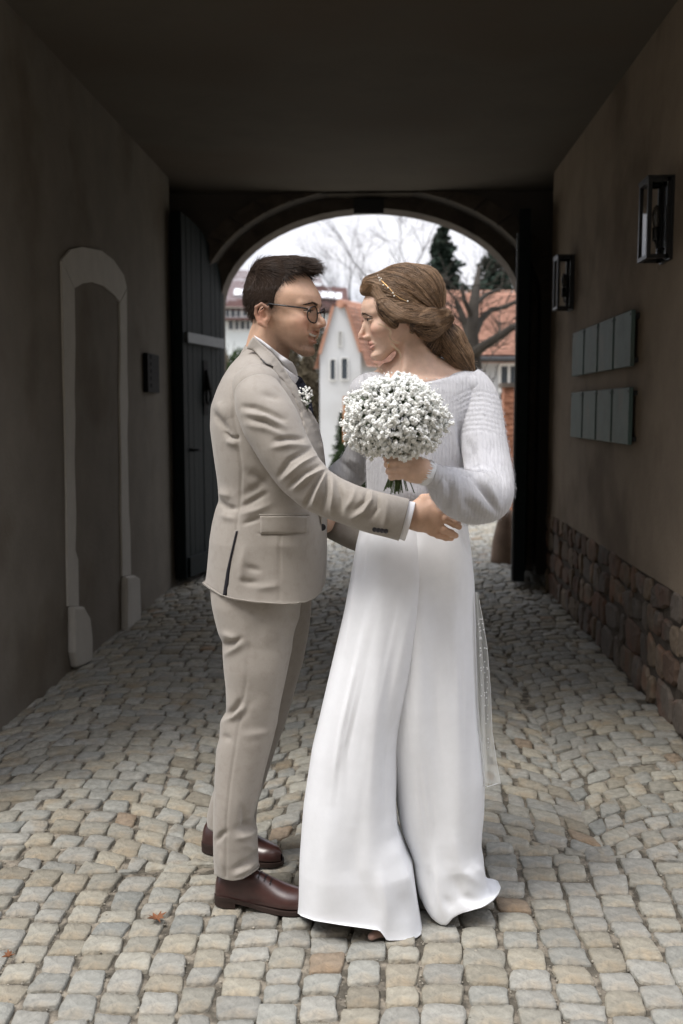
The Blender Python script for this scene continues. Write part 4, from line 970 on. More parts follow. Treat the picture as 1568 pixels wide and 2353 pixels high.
def man_hand(p):                               # right hand lying on the bride's waist, back of the hand to the camera
    Yh = 2.655
    d = ell(p, P(975, 1188, Yh+.004), (.043, .016, .036)); d = smin(d, cap(p, P(934, 1187, Yh+.004), P(960, 1187, Yh), .026, .028), .03)
    d = smin(d, chain(p, [P(990, 1163, Yh-.001), P(1003, 1180, Yh-.004), P(1003, 1202, Yh-.003), P(994, 1222, Yh+.004)], [.011]*4, .02), .02)
    for pts in ([(988, 1160, Yh+.004), (1016, 1176, Yh-.002), (1038, 1192, Yh+.022), (1052, 1202, Yh+.045)], [(996, 1178, Yh), (1020, 1192, Yh-.008), (1042, 1203, Yh+.008), (1054, 1210, Yh+.028)],
                [(998, 1200, Yh), (1018, 1217, Yh-.008), (1036, 1225, Yh+.004), (1046, 1230, Yh+.022)], [(990, 1219, Yh+.004), (1006, 1228, Yh), (1024, 1234, Yh+.010), (1036, 1236, Yh+.024)]):
        d = smin(d, finger(p, pts, [.0112, .0100, .0092, .0078]), .003)
    d = smin(d, finger(p, [(952, 1168, Yh+.008), (972, 1146, Yh+.010), (990, 1142, Yh+.018), (1004, 1156, Yh+.034)], [.015, .0125, .0105, .0085]), .014)
    return d
hc = P(985, 1190, 2.66); hh = sdf_mesh(man_hand, hc-(.09, .06, .085), hc+(.105, .08, .085), .0017)
SLM = [(590, 900, 2.775, .066), (600, 928, 2.745, .076), (622, 975, 2.72, .079), (650, 1030, 2.705, .074), (686, 1085, 2.69, .066), (722, 1122, 2.675, .060), (762, 1143, 2.665, .057), (812, 1162, 2.655, .056), (866, 1179, 2.65, .056), (900, 1188, 2.648, .0565), (927, 1195, 2.648, .0565)]
FARM = [(640, 930, 3.14, .07), (665, 1020, 3.19, .07), (705, 1120, 3.2, .062), (752, 1192, 3.14, .055), (790, 1214, 3.06, .05), (830, 1238, 3.03, .046), (880, 1246, 3.03, .044)]
def man_body(p):
    d = smin(ell(p, P(600, 985, 2.95), (.11, .17, .14)), ell(p, P(612, 1220, 2.95), (.125, .17, .24)), .1)
    d = smin(d, cap(p, P(612, 900, 2.95), P(622, 850, 2.95), .05, .046), .04)
    d = smin(d, cap(p, P(595, 930, 2.81), P(605, 930, 3.09), .045), .03)
    A = SLM[1:]; d = smin(d, chain(p, [P(a, b, c_) for a, b, c_, r in A], [.046-.022*i/len(A) for i in range(len(A))], .03), .03)
    d = smin(d, chain(p, [P(a, b, c_) for a, b, c_, r in FARM], [.038-.018*i/len(FARM) for i in range(len(FARM))], .03), .03)
    d = smin(d, chain(p, [P(605, 1300, 2.86), P(575, 1640, 2.84), P(540, 1950, 2.83)], [.075, .048, .032], .03), .03)
    d = smin(d, chain(p, [P(625, 1300, 3.03), P(600, 1620, 3.06), P(540, 1860, 3.11)], [.072, .045, .032], .03), .03); return d
bv = sdf_mesh(man_body, (-.65, 2.55, .02), (.35, 3.35, 1.6), .011)
V, F = join([hv, hh, bv]); man = objnp('person', V, F, M_skin)
tag(man, 'man in beige suit and glasses smiling in profile, holding the waist of the woman', 'person', 'wedding couple')
q = to_local(V.astype(f4), MF, MS).astype(float); face_masks(man, q, np.arange(len(V)) < len(hv[0]), MA)
# eyes and teeth
M_eye = pmat('eye_white', (.30, .27, .25), .15, 0); M_iris = pmat('iris_dark', (.035, .028, .022), .08, 0, spec=.7); M_teeth = pmat('teeth', (.72, .70, .64), .3, 0)
def eyes(parent, fr, s, look=0):
    for sy in (-1, 1):
        c = to_world((.0745, sy*.032, 0), fr, s); e = MB().ball(c, .0126*s, 16, 10).build('eye', M_eye, parent, True)
        dr = fr[1]@np.array((1, look*sy, -.12)); dr /= np.linalg.norm(dr); MB().ball(c+dr*.0088*s, .0062*s, 12, 8).build('iris', M_iris, e, True)
eyes(man, MF, MS)
brow_lash(man, hv, MF, MS, [(.093, .010, .0165), (.089, .030, .0205), (.072, .049, .0150)], M_hairm, 3, 190, 26, .0018)
tv = []; mb = MB()
for k in range(-5, 6):
    a = k*.0058; mb.ball(to_world((.0862-a*a*9, a, -.0610+a*a*7), MF, MS), .0040*MS, 8, 6, (1, 1, 1.15))
mb.build('teeth', M_teeth, man, True)

def GAIN(k, w_, l): return [(q_[0], q_[1]*(w_ if len(q_) < 4 else 1), q_[2]*(k if len(q_) < 4 else 1), *q_[3:]) for q_ in l]
# jacket ------------------------------------------------------------
JR = [(806, 566, 632, 2.95, .075), (818, 552, 642, 2.95, .10), (842, 531, 655, 2.95, .150), (870, 514, 672, 2.95, .182), (898, 501, 690, 2.95, .200), (934, 488, 707, 2.95, .212), (978, 486.5, 728, 2.95, .216), (1022, 493, 741, 2.95, .214),
      (1066, 498, 748, 2.95, .208), (1110, 504, 750.5, 2.95, .20), (1148, 508, 751, 2.95, .198), (1160, 502, 751, 2.95, .20), (1200, 491, 750, 2.95, .205), (1257, 481, 748, 2.95, .213), (1316, 472, 747, 2.95, .222), (1350, 468, 744, 2.95, .226), (1362, 466, 742, 2.95, .226)]
hemJ = ([466, 471, 511, 540, 585, 650, 702, 722, 735, 742], [1337, 1340, 1366, 1374, 1381, 1386, 1384, 1374, 1360, 1343])
JV, JF = loft(JR, 230, 220, 2.2, hem=hemJ, hem_from=.78, p=2.35); JF = orient(JV, JF); JV = wob(JV, JF, .0016, 22, 1)
JV = strokes(JV, JF, GAIN(1.35, .85, [
    ([(545, 880), (536, 915), (537, 963), (546, 1004)], 3.2, -.004, 1), ([(545, 1002), (554, 1080), (551, 1150), (542, 1219)], 2.6, -.0035, 1),
    ([(515, 993), (526, 1003), (546, 1009)], 4, -.008), ([(520, 1012), (545, 1022)], 9, .006), ([(492, 948), (505, 968), (522, 990)], 9, -.007), ([(500, 925), (520, 965)], 14, .006),
    ([(506, 1152), (520, 1165), (541, 1168)], 7, -.009), ([(508, 1185), (540, 1192)], 10, .005), ([(500, 1130), (530, 1140)], 11, .006), ([(556, 1165), (580, 1150), (612, 1132)], 8, -.007), ([(556, 1182), (590, 1172), (620, 1158)], 10, .006), ([(556, 1140), (590, 1120), (615, 1095)], 11, -.005),
    ([(559, 1203), (580, 1195), (597, 1190)], 6, -.005), ([(570, 1085), (600, 1100), (625, 1120)], 13, -.006), ([(566, 1302), (580, 1306), (596, 1312)], 7, -.005), ([(552, 1333), (570, 1337), (590, 1338)], 8, -.005), ([(590, 1352), (640, 1345)], 10, .004),
    ([(560, 1260), (552, 1340)], 12, .006), ([(642, 1222), (641, 1380)], 1.8, -.0022, 1), ([(596, 1225), (640, 1227), (707, 1224)], 2.5, -.003, 1), ([(690, 1060), (712, 1130), (735, 1205)], 14, -.006), ([(700, 990), (722, 1090)], 12, .005), ([(620, 1250), (700, 1262)], 20, .003), ([(620, 870), (600, 900)], 10, .004)]))
SV, SF = sweep(SLM, 230, 84, 4); SF = orient(SV, SF); SV = wob(SV, SF, .0018, 34, 2)
# close the sleeve head by rounding its first rings
SV = strokes(SV, SF, GAIN(1.35, .85, [
    ([(556, 934), (585, 936), (615, 946), (652, 965)], 6, -.008), ([(560, 948), (610, 958), (655, 982)], 7, .007), ([(566, 975), (610, 984), (655, 1004)], 7, .005), ([(570, 960), (612, 970), (640, 985)], 5, -.006), ([(600, 905), (640, 915)], 9, -.004),
    ([(632, 1012), (660, 1006), (694, 1008)], 6, -.008), ([(625, 1028), (665, 1022), (702, 1024)], 7, .006), ([(640, 1094), (664, 1058), (712, 1030)], 7, -.008), ([(650, 1100), (690, 1066), (722, 1048)], 7, .008), ([(664, 1118), (700, 1085), (736, 1068)], 6, -.008), ([(676, 1122), (705, 1098), (742, 1080)], 6, .011),
    ([(738, 1089), (720, 1120), (700, 1164)], 6, -.010), ([(746, 1090), (733, 1120), (718, 1160)], 6, .011), ([(752, 1094), (748, 1130), (742, 1172)], 6, -.009), ([(762, 1100), (764, 1140), (760, 1180)], 7, .007), ([(776, 1112), (784, 1140), (784, 1176)], 8, -.007), ([(852, 1134), (852, 1150), (835, 1175), (806, 1190)], 6, .009), ([(842, 1130), (838, 1150), (815, 1172)], 6, -.007), ([(815, 1125), (808, 1150), (792, 1170)], 8, .005), ([(868, 1140), (868, 1165), (852, 1190)], 6, -.006), ([(890, 1150), (886, 1185), (880, 1215)], 9, .004)]))
FV, FF = sweep(FARM, 60, 40, 3); FF = orient(FV, FF)
def endcap(V, m, first=True, fac=(.8, .45), push=None):    # rounded closing of a tube
    return V
V, F = join([(JV, JF), (SV, SF), (FV, FF)]); jacket = objnp('jacket', V, F, M_suit, man)
sm = jacket.modifiers.new('thickness', 'SOLIDIFY'); sm.thickness = .003; sm.offset = -1
JB = bvh(JV, JF); SB = bvh(SV, SF)
# shoulder dome that closes the sleeve head
def dome(p): return smin(ell(p, P(587, 908, 2.785), (.062, .062, .068)), ell(p, P(592, 880, 2.84), (.062, .09, .05)), .04)
c = P(590, 895, 2.8); dv = sdf_mesh(dome, c-(.1, .12, .1), c+(.1, .16, .1), .005); objnp('shoulder', dv[0], dv[1], M_suit, jacket)
# vent: dark patch laid on the coat, lining colour and gap shade in one
patch('vent_dark_patch', [(541, 1220), (546, 1219), (530, 1290), (521, 1367), (511, 1367), (520, 1310)], JB, pmat('shaded_lining', (.018, .017, .022), .8, .1, 40), jacket, .0035, .001, 5)
# pocket, lapels, collar
patch('pocket_flap', [(596.6, 1185), (650, 1185), (708, 1184.5), (707.5, 1208), (706, 1223), (650, 1226.5), (597.5, 1227)], JB, M_suit, jacket, .004, .004, 5)
patch('pocket_welt', [(594.6, 1181), (650, 1181), (711, 1180.5), (711, 1184), (594.6, 1184.5)], JB, M_suit, jacket, .003, .002, 4)
LAP = [(581, 773), (596, 786), (612, 800), (638, 826), (655, 848), (668, 868), (683, 893), (692, 915), (700, 930), (717, 948), (731, 974), (742, 1020), (747, 1060), (749, 1100), (745, 1150), (738, 1208), (730, 1170), (722, 1105), (709, 1030), (697, 975), (686, 935), (672, 906), (650, 874), (627, 850), (628, 842), (613.5, 837), (600, 823), (585, 806), (566, 801), (573, 784)]
lapel = patch('lapel', LAP, JB, M_suit, jacket, .012, .005, 5, lift=lambda q: .012*max(0, 1-abs(q[1]-800)/60) if q[1] < 860 else 0)
patch('notch', [(599, 822), (613, 835.5), (627.5, 841), (627, 843.5), (612, 838.5), (597.5, 825)], JB, M_button, jacket, .0175, .001, 3)
# band of the collar round the neck
def ringband(rows, name, mat, parent, thick=.004, m=64):
    V, F = loft(rows, 14, m, .8, p=2.1); o = objnp(name, V, orient(V, F), mat, parent); s_ = o.modifiers.new('thickness', 'SOLIDIFY'); s_.thickness = thick; s_.offset = 1; return o
def tilted(c0, c1, r0, r1, name, mat, parent, thick, front0=0, n=12, m=64, back=0):
    """collar: from ring at c0 (lower) to ring at c1 (upper); radii (along, across); front0 dips the front edge"""
    V = np.empty((n, m, 3)); th = np.linspace(0, 2*np.pi, m, endpoint=False)
    for i in range(n):
        t = i/(n-1); c = np.array(c0)*(1-t)+np.array(c1)*t; r = np.array(r0)*(1-t)+np.array(r1)*t
        V[i, :, 0] = c[0]+r[0]*np.cos(th); V[i, :, 1] = c[1]+r[1]*np.sin(th); V[i, :, 2] = c[2]-(front0)*(np.cos(th)*.5+.5)*r[0]*2
    V = V.reshape(-1, 3); F = orient(V, quadgrid(n, m)); o = objnp(name, V, F, mat, parent); s_ = o.modifiers.new('thickness', 'SOLIDIFY'); s_.thickness = thick; s_.offset = 0; return o
nk0, nk1 = P(617, 815, 2.95), P(629, 790, 2.95)
tilted(nk0+(0.004, 0, -.012), nk1+(.004, 0, .006), (.070, .070), (.064, .062), 'shirt_collar', M_shirt, man, .003, .78)
tilted(P(608, 832, 2.95), P(621, 794, 2.95), (.079, .090), (.069, .070), 'coat_collar', M_suit, jacket, .006, .86)
patch('collar_wing', [(583, 770), (600, 780), (622, 797), (645, 815), (672, 833), (679, 846), (684, 863), (678, 872), (667, 858), (655, 842), (638, 820), (608, 796), (588, 780)], JB, M_shirt, man, .030, .003, 5)
# tie with white dots
M_tie = pmat('navy_tie', (.010, .012, .024), .6, .1, 60)
tie = patch('tie', [(672, 862), (684, 862), (693, 868), (706, 890), (716, 925), (720, 952), (700, 935), (690, 912), (680, 888)], JB, M_tie, man, .012, .006, 4)
B_ = MB()
for k in range(60):
    r_, c_ = divmod(k, 6); x = 672+r_*4.2+c_*6.2+(r_ % 2)*3; y = 868+r_*8.5-c_*1.2
    if polysd(np.array([x], f4), np.array([y], f4), [(676, 866), (684, 864), (693, 870), (705, 891), (714, 925), (718, 948), (702, 934), (691, 911), (682, 888)])[0] < -1.2:
        h = cast(JB, min(x, 700), y)
        if h is not None: c = P_scene(x, y, h[1]-.0135); B_.ball(c, .0013, 6, 4, (1, .35, 1))
tag(B_.build('tie_dots', M_shirt, tie, True), kind='stuff')
# buttons
def button(x, y, B0, r=.0095, off=.003):
    h = cast(B0, x, y, off); n = ray(x, y); n = Vector(-n/np.linalg.norm(n)); rot = n.to_track_quat('Z', 'Y').to_matrix()
    MB().lathe([(r*.98, 0), (r, .0015), (r*.92, .003), (r*.7, .0032), (r*.6, .0024), (r*.2, .0026)], 14, h, rot).build('button', M_button, jacket, True)
for k in range(4): button(860+k*8.6, 1216.5+k*1.2, SB, .0062)
button(740, 1211, JB, .010, .004)
# shirt cuff
CV, CF = sweep([(918, 1191.5, 2.648, .052), (930, 1195, 2.648, .0525), (941, 1198, 2.648, .0535)], 16, 60, 1); o = objnp('shirt_cuff', CV, orient(CV, CF), M_shirt, man); s_ = o.modifiers.new('t', 'SOLIDIFY'); s_.thickness = .003
# trousers ------------------------------------------------------------
NR = [(1290, 500, 722, 2.90, .14), (1345, 484, 712, 2.885, .135), (1385, 487, 690, 2.87, .120), (1420, 494, 687, 2.865, .115), (1449, 502, 677, 2.86, .110), (1470, 512.5, 673, 2.86, .108), (1493, 512.5, 671, 2.855, .105), (1530, 515, 663, 2.85, .102), (1571, 519, 654, 2.85, .098), (1605, 520, 646, 2.845, .095), (1632, 521, 641, 2.845, .092), (1652, 508, 637, 2.845, .09), (1690, 507, 629, 2.84, .088), (1717, 499, 622, 2.84, .088), (1774, 494, 607, 2.835, .087), (1825, 492, 596, 2.83, .086), (1855, 491.5, 588, 2.83, .085), (1883, 491, 581, 2.83, .084), (1912, 490.5, 591, 2.83, .084), (1960, 490.5, 592.5, 2.83, .083), (2002, 491, 593, 2.83, .083)]
hemT = ([490, 497, 515, 531, 545, 558, 575, 592, 594], [2003, 2011, 2018, 2021, 2021, 2018, 2006, 1992, 1988])
TV, TF = loft(NR, 230, 110, 1.6, hem=hemT, hem_from=.94, p=2.2); TF = orient(TV, TF); TV = wob(TV, TF, .0015, 25, 4)
TV = strokes(TV, TF, GAIN(1.3, .9, [([(581, 1382), (572, 1470), (566, 1560), (552, 1640), (540, 1720), (528, 1800), (520, 1880), (518, 2015)], 2.4, -.003, 1),
    ([(512, 1455), (530, 1462), (545, 1470)], 8, .006), ([(513, 1480), (535, 1476), (552, 1466)], 6, -.008), ([(516, 1505), (540, 1490), (556, 1478)], 8, .006), ([(520, 1645), (540, 1628), (552, 1608)], 8, -.010), ([(512, 1660), (535, 1648), (560, 1625)], 8, .008), ([(575, 1610), (560, 1640), (545, 1655)], 10, -.004), ([(509, 1690), (530, 1700)], 9, -.004),
    ([(580, 1885), (560, 1900), (545, 1902)], 9, -.010), ([(590, 1905), (570, 1920), (545, 1925)], 8, .008), ([(556, 1850), (560, 1885), (575, 1900)], 8, -.006), ([(494, 1935), (508, 1918), (520, 1910)], 7, -.007), ([(592, 1955), (575, 1975), (535, 1998)], 7, -.008), ([(590, 1975), (570, 1995), (540, 2010)], 6, .007), ([(560, 1940), (590, 1950)], 7, .005), ([(505, 1960), (515, 1998)], 8, .004), ([(625, 1420), (640, 1500), (620, 1620), (580, 1780)], 26, .006), ([(600, 1400), (590, 1480)], 14, -.003), ([(660, 1400), (675, 1430)], 9, -.004), ([(640, 1650), (610, 1680), (560, 1690)], 12, .004)]))
GR = [(1290, 560, 728, 3.02, .11), (1340, 556, 720, 3.03, .11), (1385, 553, 714, 3.035, .108), (1452, 553, 707, 3.04, .102), (1520, 552, 697, 3.05, .096), (1602, 545, 673, 3.06, .09), (1676, 532, 650, 3.07, .086), (1723, 522, 633, 3.08, .083), (1790, 500, 611, 3.09, .08), (1838, 483, 595, 3.10, .078), (1872, 474, 590, 3.11, .078), (1892, 475, 590, 3.11, .078)]
UV, UF = loft(GR, 120, 80, 1.5, p=2.2); UF = orient(UV, UF); UV = wob(UV, UF, .002, 25, 5)
V, F = join([(TV, TF), (UV, UF)]); tr = objnp('trousers', V, F, M_suit, man); s_ = tr.modifiers.new('t', 'SOLIDIFY'); s_.thickness = .0025; s_.offset = -1
# shoes ---------------------------------------------------------------
def shoe(heel, toe, parent, L_=.292):
    h = np.array(heel); t = np.array(toe); u = (t-h); u[2] = 0; u /= np.linalg.norm(u); v_ = np.array((-u[1], u[0], 0))
    st = [(0, .012, .040), (.004, .024, .060), (.014, .031, .072), (.035, .0345, .078), (.07, .036, .082), (.105, .037, .084), (.135, .0385, .074), (.165, .043, .060), (.195, .0475, .049), (.22, .0475, .043), (.245, .042, .039), (.265, .032, .034), (.280, .018, .026), (.286, .006, .018)]
    S = dense(st, 60, 1.2); m = 40; V = np.empty((60, m, 3))
    for i in range(60):
        x, w_, hh_ = S[i]; th = np.linspace(0, 2*np.pi, m, endpoint=False); c_, s_ = np.cos(th), np.sin(th)
        yy = w_*np.sign(c_)*np.abs(c_)**.82*np.where(s_ > 0, 1-.22*s_**2, 1); zz = np.where(s_ > 0, .024+hh_*np.abs(s_)**.85, .024-.008*np.abs(s_))
        sk = .006*math.sin(x/.29*3.0)
        V[i] = h+u*x+np.outer(yy+sk, v_)+np.outer(zz, (0, 0, 1))
    V = V.reshape(-1, 3); F = orient(V, quadgrid(60, m)); so = objnp('shoe', V, F, M_shoe, parent)
    o2 = [(0, .016), (.004, .026), (.014, .034), (.035, .0385), (.08, .0385), (.12, .039), (.165, .047), (.195, .0515), (.22, .0515), (.245, .046), (.265, .036), (.281, .022), (.290, .007)]
    D_ = dense([(a, b, 0) for a, b in o2], 50, 1); mb = MB()
    def slab(z0f, z1f, i0, i1, grow=0):
        ptsU = [D_[i] for i in range(i0, i1)]; ol = [(x, w_+grow+.006*math.sin(x/.29*3)) for x, w_, _ in ptsU]+[(x, -w_-grow+.006*math.sin(x/.29*3)) for x, w_, _ in ptsU[::-1]]
        n = len(ol); a = [h+u*x+v_*y+np.array((0, 0, z0f(x))) for x, y in ol]; b = [h+u*x+v_*y+np.array((0, 0, z1f(x))) for x, y in ol]
        mb.add(list(a)+list(b), [tuple(range(n))[::-1], tuple(range(n, 2*n))]+[(i, (i+1) % n, n+(i+1) % n, n+i) for i in range(n)])
    low = lambda x: .014*(1-min(1, max(0, (x-.06)/.09)))+.006
    slab(lambda x: low(x)+.000, lambda x: low(x)+.012, 0, 50, .001); slab(lambda x: .002, lambda x: low(x)-.0002, 0, 13)
    so2 = mb.build('sole', M_sole, so)
    lb = MB()
    for k in range(4):
        x = .115+k*.017; z = .024+float(np.interp(x, [q_[0] for q_ in st], [q_[2] for q_ in st])); lb.tube([h+u*x+v_*y+np.array((0, 0, z-.25*abs(y)+.0015)) for y in (-.02, -.01, 0, .01, .02)], .0016, 5)
    lb.build('laces', M_button, so, True); return so
s1 = PZ(497, 2070, 0); s2 = PZ(712, 2096, 0); shoe(s1, s2, man)
s1 = PZ(470, 1948, 0); s2 = PZ(652, 1992, 0); shoe(s1, s2, man)
# hair ------------------------------------------------------------------
def hair_m(p):
    q = to_local(p, MF, MS); t = np.clip((q[:, 2]-.02)/.07, 0, 1)
    d = ell(q, (-.012, 0, .034), (.1045, .0800, .0925)); d = smin(d, ell(q, (.026, 0, .108), (.056, .052, .030)), .03); d = smin(d, ell(q, (-.035, 0, .106), (.062, .056, .032)), .03); d = smin(d, ell(q, (-.078, 0, .055), (.034, .05, .05)), .02)
    n = .0022*np.sin(q[:, 1]*170+q[:, 0]*40+2*np.sin(q[:, 0]*45))*t
    return smax(d+n*(.3+t), polysd(q[:, 0], q[:, 2], HPM)+.0008*np.sin(q[:, 2]*500), .006)*f4(MS)
c = MF[0]; mh = sdf_mesh(hair_m, c-(.16, .13, .12), c+(.16, .13, .20), .0026); hairm = objnp('hair', mh[0], mh[1], M_hairc, man)
hn = normals(*mh); hq = to_local(mh[0].astype(f4), MF, MS); sel = rng.sample(range(len(mh[0])), min(12000, len(mh[0]))); lines = []
for i in sel:
    q_ = hq[i]; n_ = MF[1].T@hn[i]; topw = min(1, max(0, (q_[2]-.055)/.05)); fr_ = max(0, min(1, (q_[0]-.02)/.06))
    if q_[2] < .02 and rng.random() < .45: continue
    dr = np.array((.85, .22*math.sin(q_[1]*60+q_[0]*30), .04+.16*fr_))*topw+np.array((-.35, 0, -.80))*(1-topw)+n_*(.10+.02*topw+.10*fr_)+np.array([rng.gauss(0, .05+.10*fr_) for _ in range(3)]); dr /= np.linalg.norm(dr)
    g_ = dr@n_; dr = dr-n_*min(0, g_-.06); dr /= np.linalg.norm(dr)
    ln = (.013+.027*topw-.012*fr_*topw)*rng.uniform(.6, 1.2); bend = np.array((.0, rng.gauss(0, .3), -.55*topw+.25*fr_)); pts = []; p_ = q_-n_*.002
    for k in range(5):
        pts.append(to_world(p_, MF, MS)); dr = dr+bend*.16; dr /= np.linalg.norm(dr); p_ = p_+dr*ln/4
    lines.append(pts)
strands('hair_strands', lines, M_hairm, hairm, .0006, .0002)
# glasses ---------------------------------------------------------------
gl_ = MB(); lens_c = []
for sy in (-1, 1):
    c = np.array((.100, sy*.033, -.010)); ring = []
    for k in range(25):
        a = 2*math.pi*k/24; ring.append(to_world(c+(-.010*abs(math.cos(a))*(1 if math.cos(a)*sy > 0 else .2), .0245*math.cos(a), .0215*math.sin(a)-.002*abs(math.cos(a))), MF, MS))
    gl_.tube(ring, .0018, 6, False)
    gl_.tube([to_world(q_, MF, MS) for q_ in ((.091, sy*.0575, .002), (.080, sy*.070, .004), (.03, sy*.0775, .008), (-.010, sy*.080,   .012), (-.034, sy*.080, -.004))], .0022, 6)
gl_.tube([to_world(q_, MF, MS) for q_ in ((.099, -.010, -.004), (.103, 0, -.001), (.099, .010, -.004))], .0018, 6)
glasses = gl_.build('glasses', M_spec, man, True)
M_lens = bpy.data.materials.new('spectacle_lens'); M_lens.use_nodes = True; nt = M_lens.node_tree; N = nt.nodes; L = nt.links; N.clear()
o_ = N.new('ShaderNodeOutputMaterial'); tr_ = N.new('ShaderNodeBsdfTransparent'); gs = N.new('ShaderNodeBsdfGlossy'); gs.inputs['Roughness'].default_value = .02; tr_.inputs[0].default_value = (.93, .94, .95, 1)
fz = N.new('ShaderNodeLayerWeight'); fz.inputs['Blend'].default_value = .25; mxs = N.new('ShaderNodeMixShader'); L.new(fz.outputs['Fresnel'], mxs.inputs[0]); L.new(tr_.outputs[0], mxs.inputs[1]); L.new(gs.outputs[0], mxs.inputs[2]); L.new(mxs.outputs[0], o_.inputs[0])
for sy in (-1, 1):
    c = np.array((.098, sy*.033, -.010)); v = [to_world(c+(.001, 0, 0), MF, MS)]+[to_world(c+(-.008*abs(math.cos(2*math.pi*k/24))*(1 if math.cos(2*math.pi*k/24)*sy > 0 else .2), .0235*math.cos(2*math.pi*k/24), .0205*math.sin(2*math.pi*k/24)), MF, MS) for k in range(24)]
    obj('lens', v, [(0, 1+k, 1+(k+1) % 24) for k in range(24)], M_lens, glasses, True)
# buttonhole flowers
M_petal = pmat('gypsophila_petal', (.86, .87, .84), .7, .05, 80, sss=.0); M_green = pmat('flower_stem', (.075, .115, .045), .6, .3, 60)
def floret_mesh(seed, r=.0058):
    rg = random.Random(seed); mb = MB()
    mb.ball((0, 0, 0), r*.62, 6, 4)
    for k in range(5):
        a = 2*math.pi*k/5+rg.uniform(-.3, .3); e = rg.uniform(-.2, .9); dx = (math.cos(a)*math.cos(e), math.sin(a)*math.cos(e), math.sin(e)); mb.ball([d_*r*.55 for d_ in dx], r*.55, 5, 3, (1, 1, .8))
    me = bpy.data.meshes.new('flower'); me.from_pydata(mb.v, [], mb.f); me.polygons.foreach_set('use_smooth', [True]*len(mb.f)); me.materials.append(M_petal); return me
FM = [floret_mesh(k) for k in range(7)]
h = cast(JB, 690, 908); bc = P_scene(701, 908, h[1]-.028)
bt = MB()
for k in range(22): bt.tube([bc+(rng.gauss(0, .004), .012, -.05), bc+(rng.gauss(0, .012), .004, rng.uniform(-.03, .02))], .0008, 4)
bo = bt.build('boutonniere', M_green, man, True)
def put_floret(i, p, parent, sc=1.0, nm='flower'):
    o = bpy.data.objects.new(nm, FM[i % 7]); COL.objects.link(o); o.parent = parent
    o.location = p; o.rotation_euler = (rng.uniform(0, 6), rng.uniform(0, 6), rng.uniform(0, 6)); o.scale = (sc,)*3; return o
for k in range(44):
    a = rng.uniform(0, 6.28); r = math.sqrt(rng.random()); p = bc+np.array((.019*r*math.cos(a), -.012*math.sqrt(max(0, 1-r*r))+rng.uniform(-.004, .004), .028*r*math.sin(a)))
    put_floret(k, p, bo, rng.uniform(.55, .95))
# ------------------------------------------------------------------ the bride
rng = random.Random(33)
M_crepe = pmat('white_crepe', (.77, .785, .81), .68, .03, 30, .25, 500, .0008, .25, sheen=.1)
M_knit = pmat('white_mohair', (.50, .50, .52), .92, .04, 60, 0, sheen=.5, spec=.1)
nt = M_knit.node_tree; N = nt.nodes; L = nt.links; b = N['Principled BSDF']; tc = N.new('ShaderNodeTexCoord')
wv = N.new('ShaderNodeTexWave'); wv.bands_direction = 'X'; wv.inputs['Scale'].default_value = 34; wv.inputs['Distortion'].default_value = 5; wv.inputs['Detail'].default_value = 2; wv.inputs['Detail Scale'].default_value = 1.3
mp = N.new('ShaderNodeMapping'); mp.inputs['Scale'].default_value = (1, .6, .22); L.new(tc.outputs['Object'], mp.inputs[0]); L.new(mp.outputs[0], wv.inputs['Vector'])
no = N.new('ShaderNodeTexNoise'); no.inputs['Scale'].default_value = 260; L.new(tc.outputs['Object'], no.inputs['Vector'])
ad = N.new('ShaderNodeMath'); ad.operation = 'ADD'; L.new(wv.outputs['Fac'], ad.inputs[0]); L.new(no.outputs['Fac'], ad.inputs[1])
bp_ = N.new('ShaderNodeBump'); bp_.inputs['Strength'].default_value = .22; bp_.inputs['Distance'].default_value = .004; L.new(ad.outputs[0], bp_.inputs['Height']); L.new(bp_.outputs[0], b.inputs['Normal'])
M_fuzz = pmat('mohair_fuzz', (.58, .58, .61), .9, 0)
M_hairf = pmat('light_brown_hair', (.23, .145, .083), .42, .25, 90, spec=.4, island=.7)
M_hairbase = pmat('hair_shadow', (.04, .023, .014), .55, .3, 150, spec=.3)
M_pearl = pmat('pearl', (.78, .74, .66), .2, 0, spec=.6)
M_gold = pmat('gold', (.70, .45, .20), .25, 0, metal=1)
M_nude = pmat('nude_suede', (.30, .185, .145), .75, .1, 80, sheen=.2)
WS = .928; WF = head_frame(P(909, 726, 2.86), math.pi+R(6), R(9)); WA = dict(open=.0022, corner=.001, mouthw=.022, earx=-.020, eyeopen=.0020, lipr=.82, browk=.5, lash=1.0, browz=-.006, jaw=.88, nose=1.0, noser=.84, ridge=.55, orbit=.82, lipk=.6)
def lady_head(p):
    q = to_local(p, WF, WS); d = head_sdf(q, WA)*f4(WS)
    nk = chain(p, [P(942, 768, 2.868), P(955, 815, 2.87), P(954, 850, 2.866), P(953, 885, 2.86)], [.046, .0455, .049, .060], .02); d = smin(d, nk, .012)
    d = smin(d, chain(p, [P(955, 852, 2.87), P(1010, 858, 2.87), P(1075, 886, 2.86)], [.042, .032, .040], .03), .035)     # shoulder line
    d = smin(d, chain(p, [P(938, 858, 2.88), P(900, 868, 2.89), P(850, 888, 2.90)], [.040, .030, .036], .03), .04)
    d = smin(d, ell(p, P(955, 925, 2.865), (.125, .075, .075)), .04)
    d = smin(d, cap(p, P(935, 880, 2.792), P(1050, 868, 2.815), .008, .006), .016)        # collar bone
    d = smin(d, cap(p, P(940, 790, 2.836), P(926, 872, 2.800), .010, .008), .015)           # neck tendon
    return d
c = WF[0]; wv_ = sdf_mesh(lady_head, c-(.16, .14, .30), c+(.30, .14, .14), .0021); wv_ = (relax(wv_[0], wv_[1], 1, .35), wv_[1])
HY = 2.505
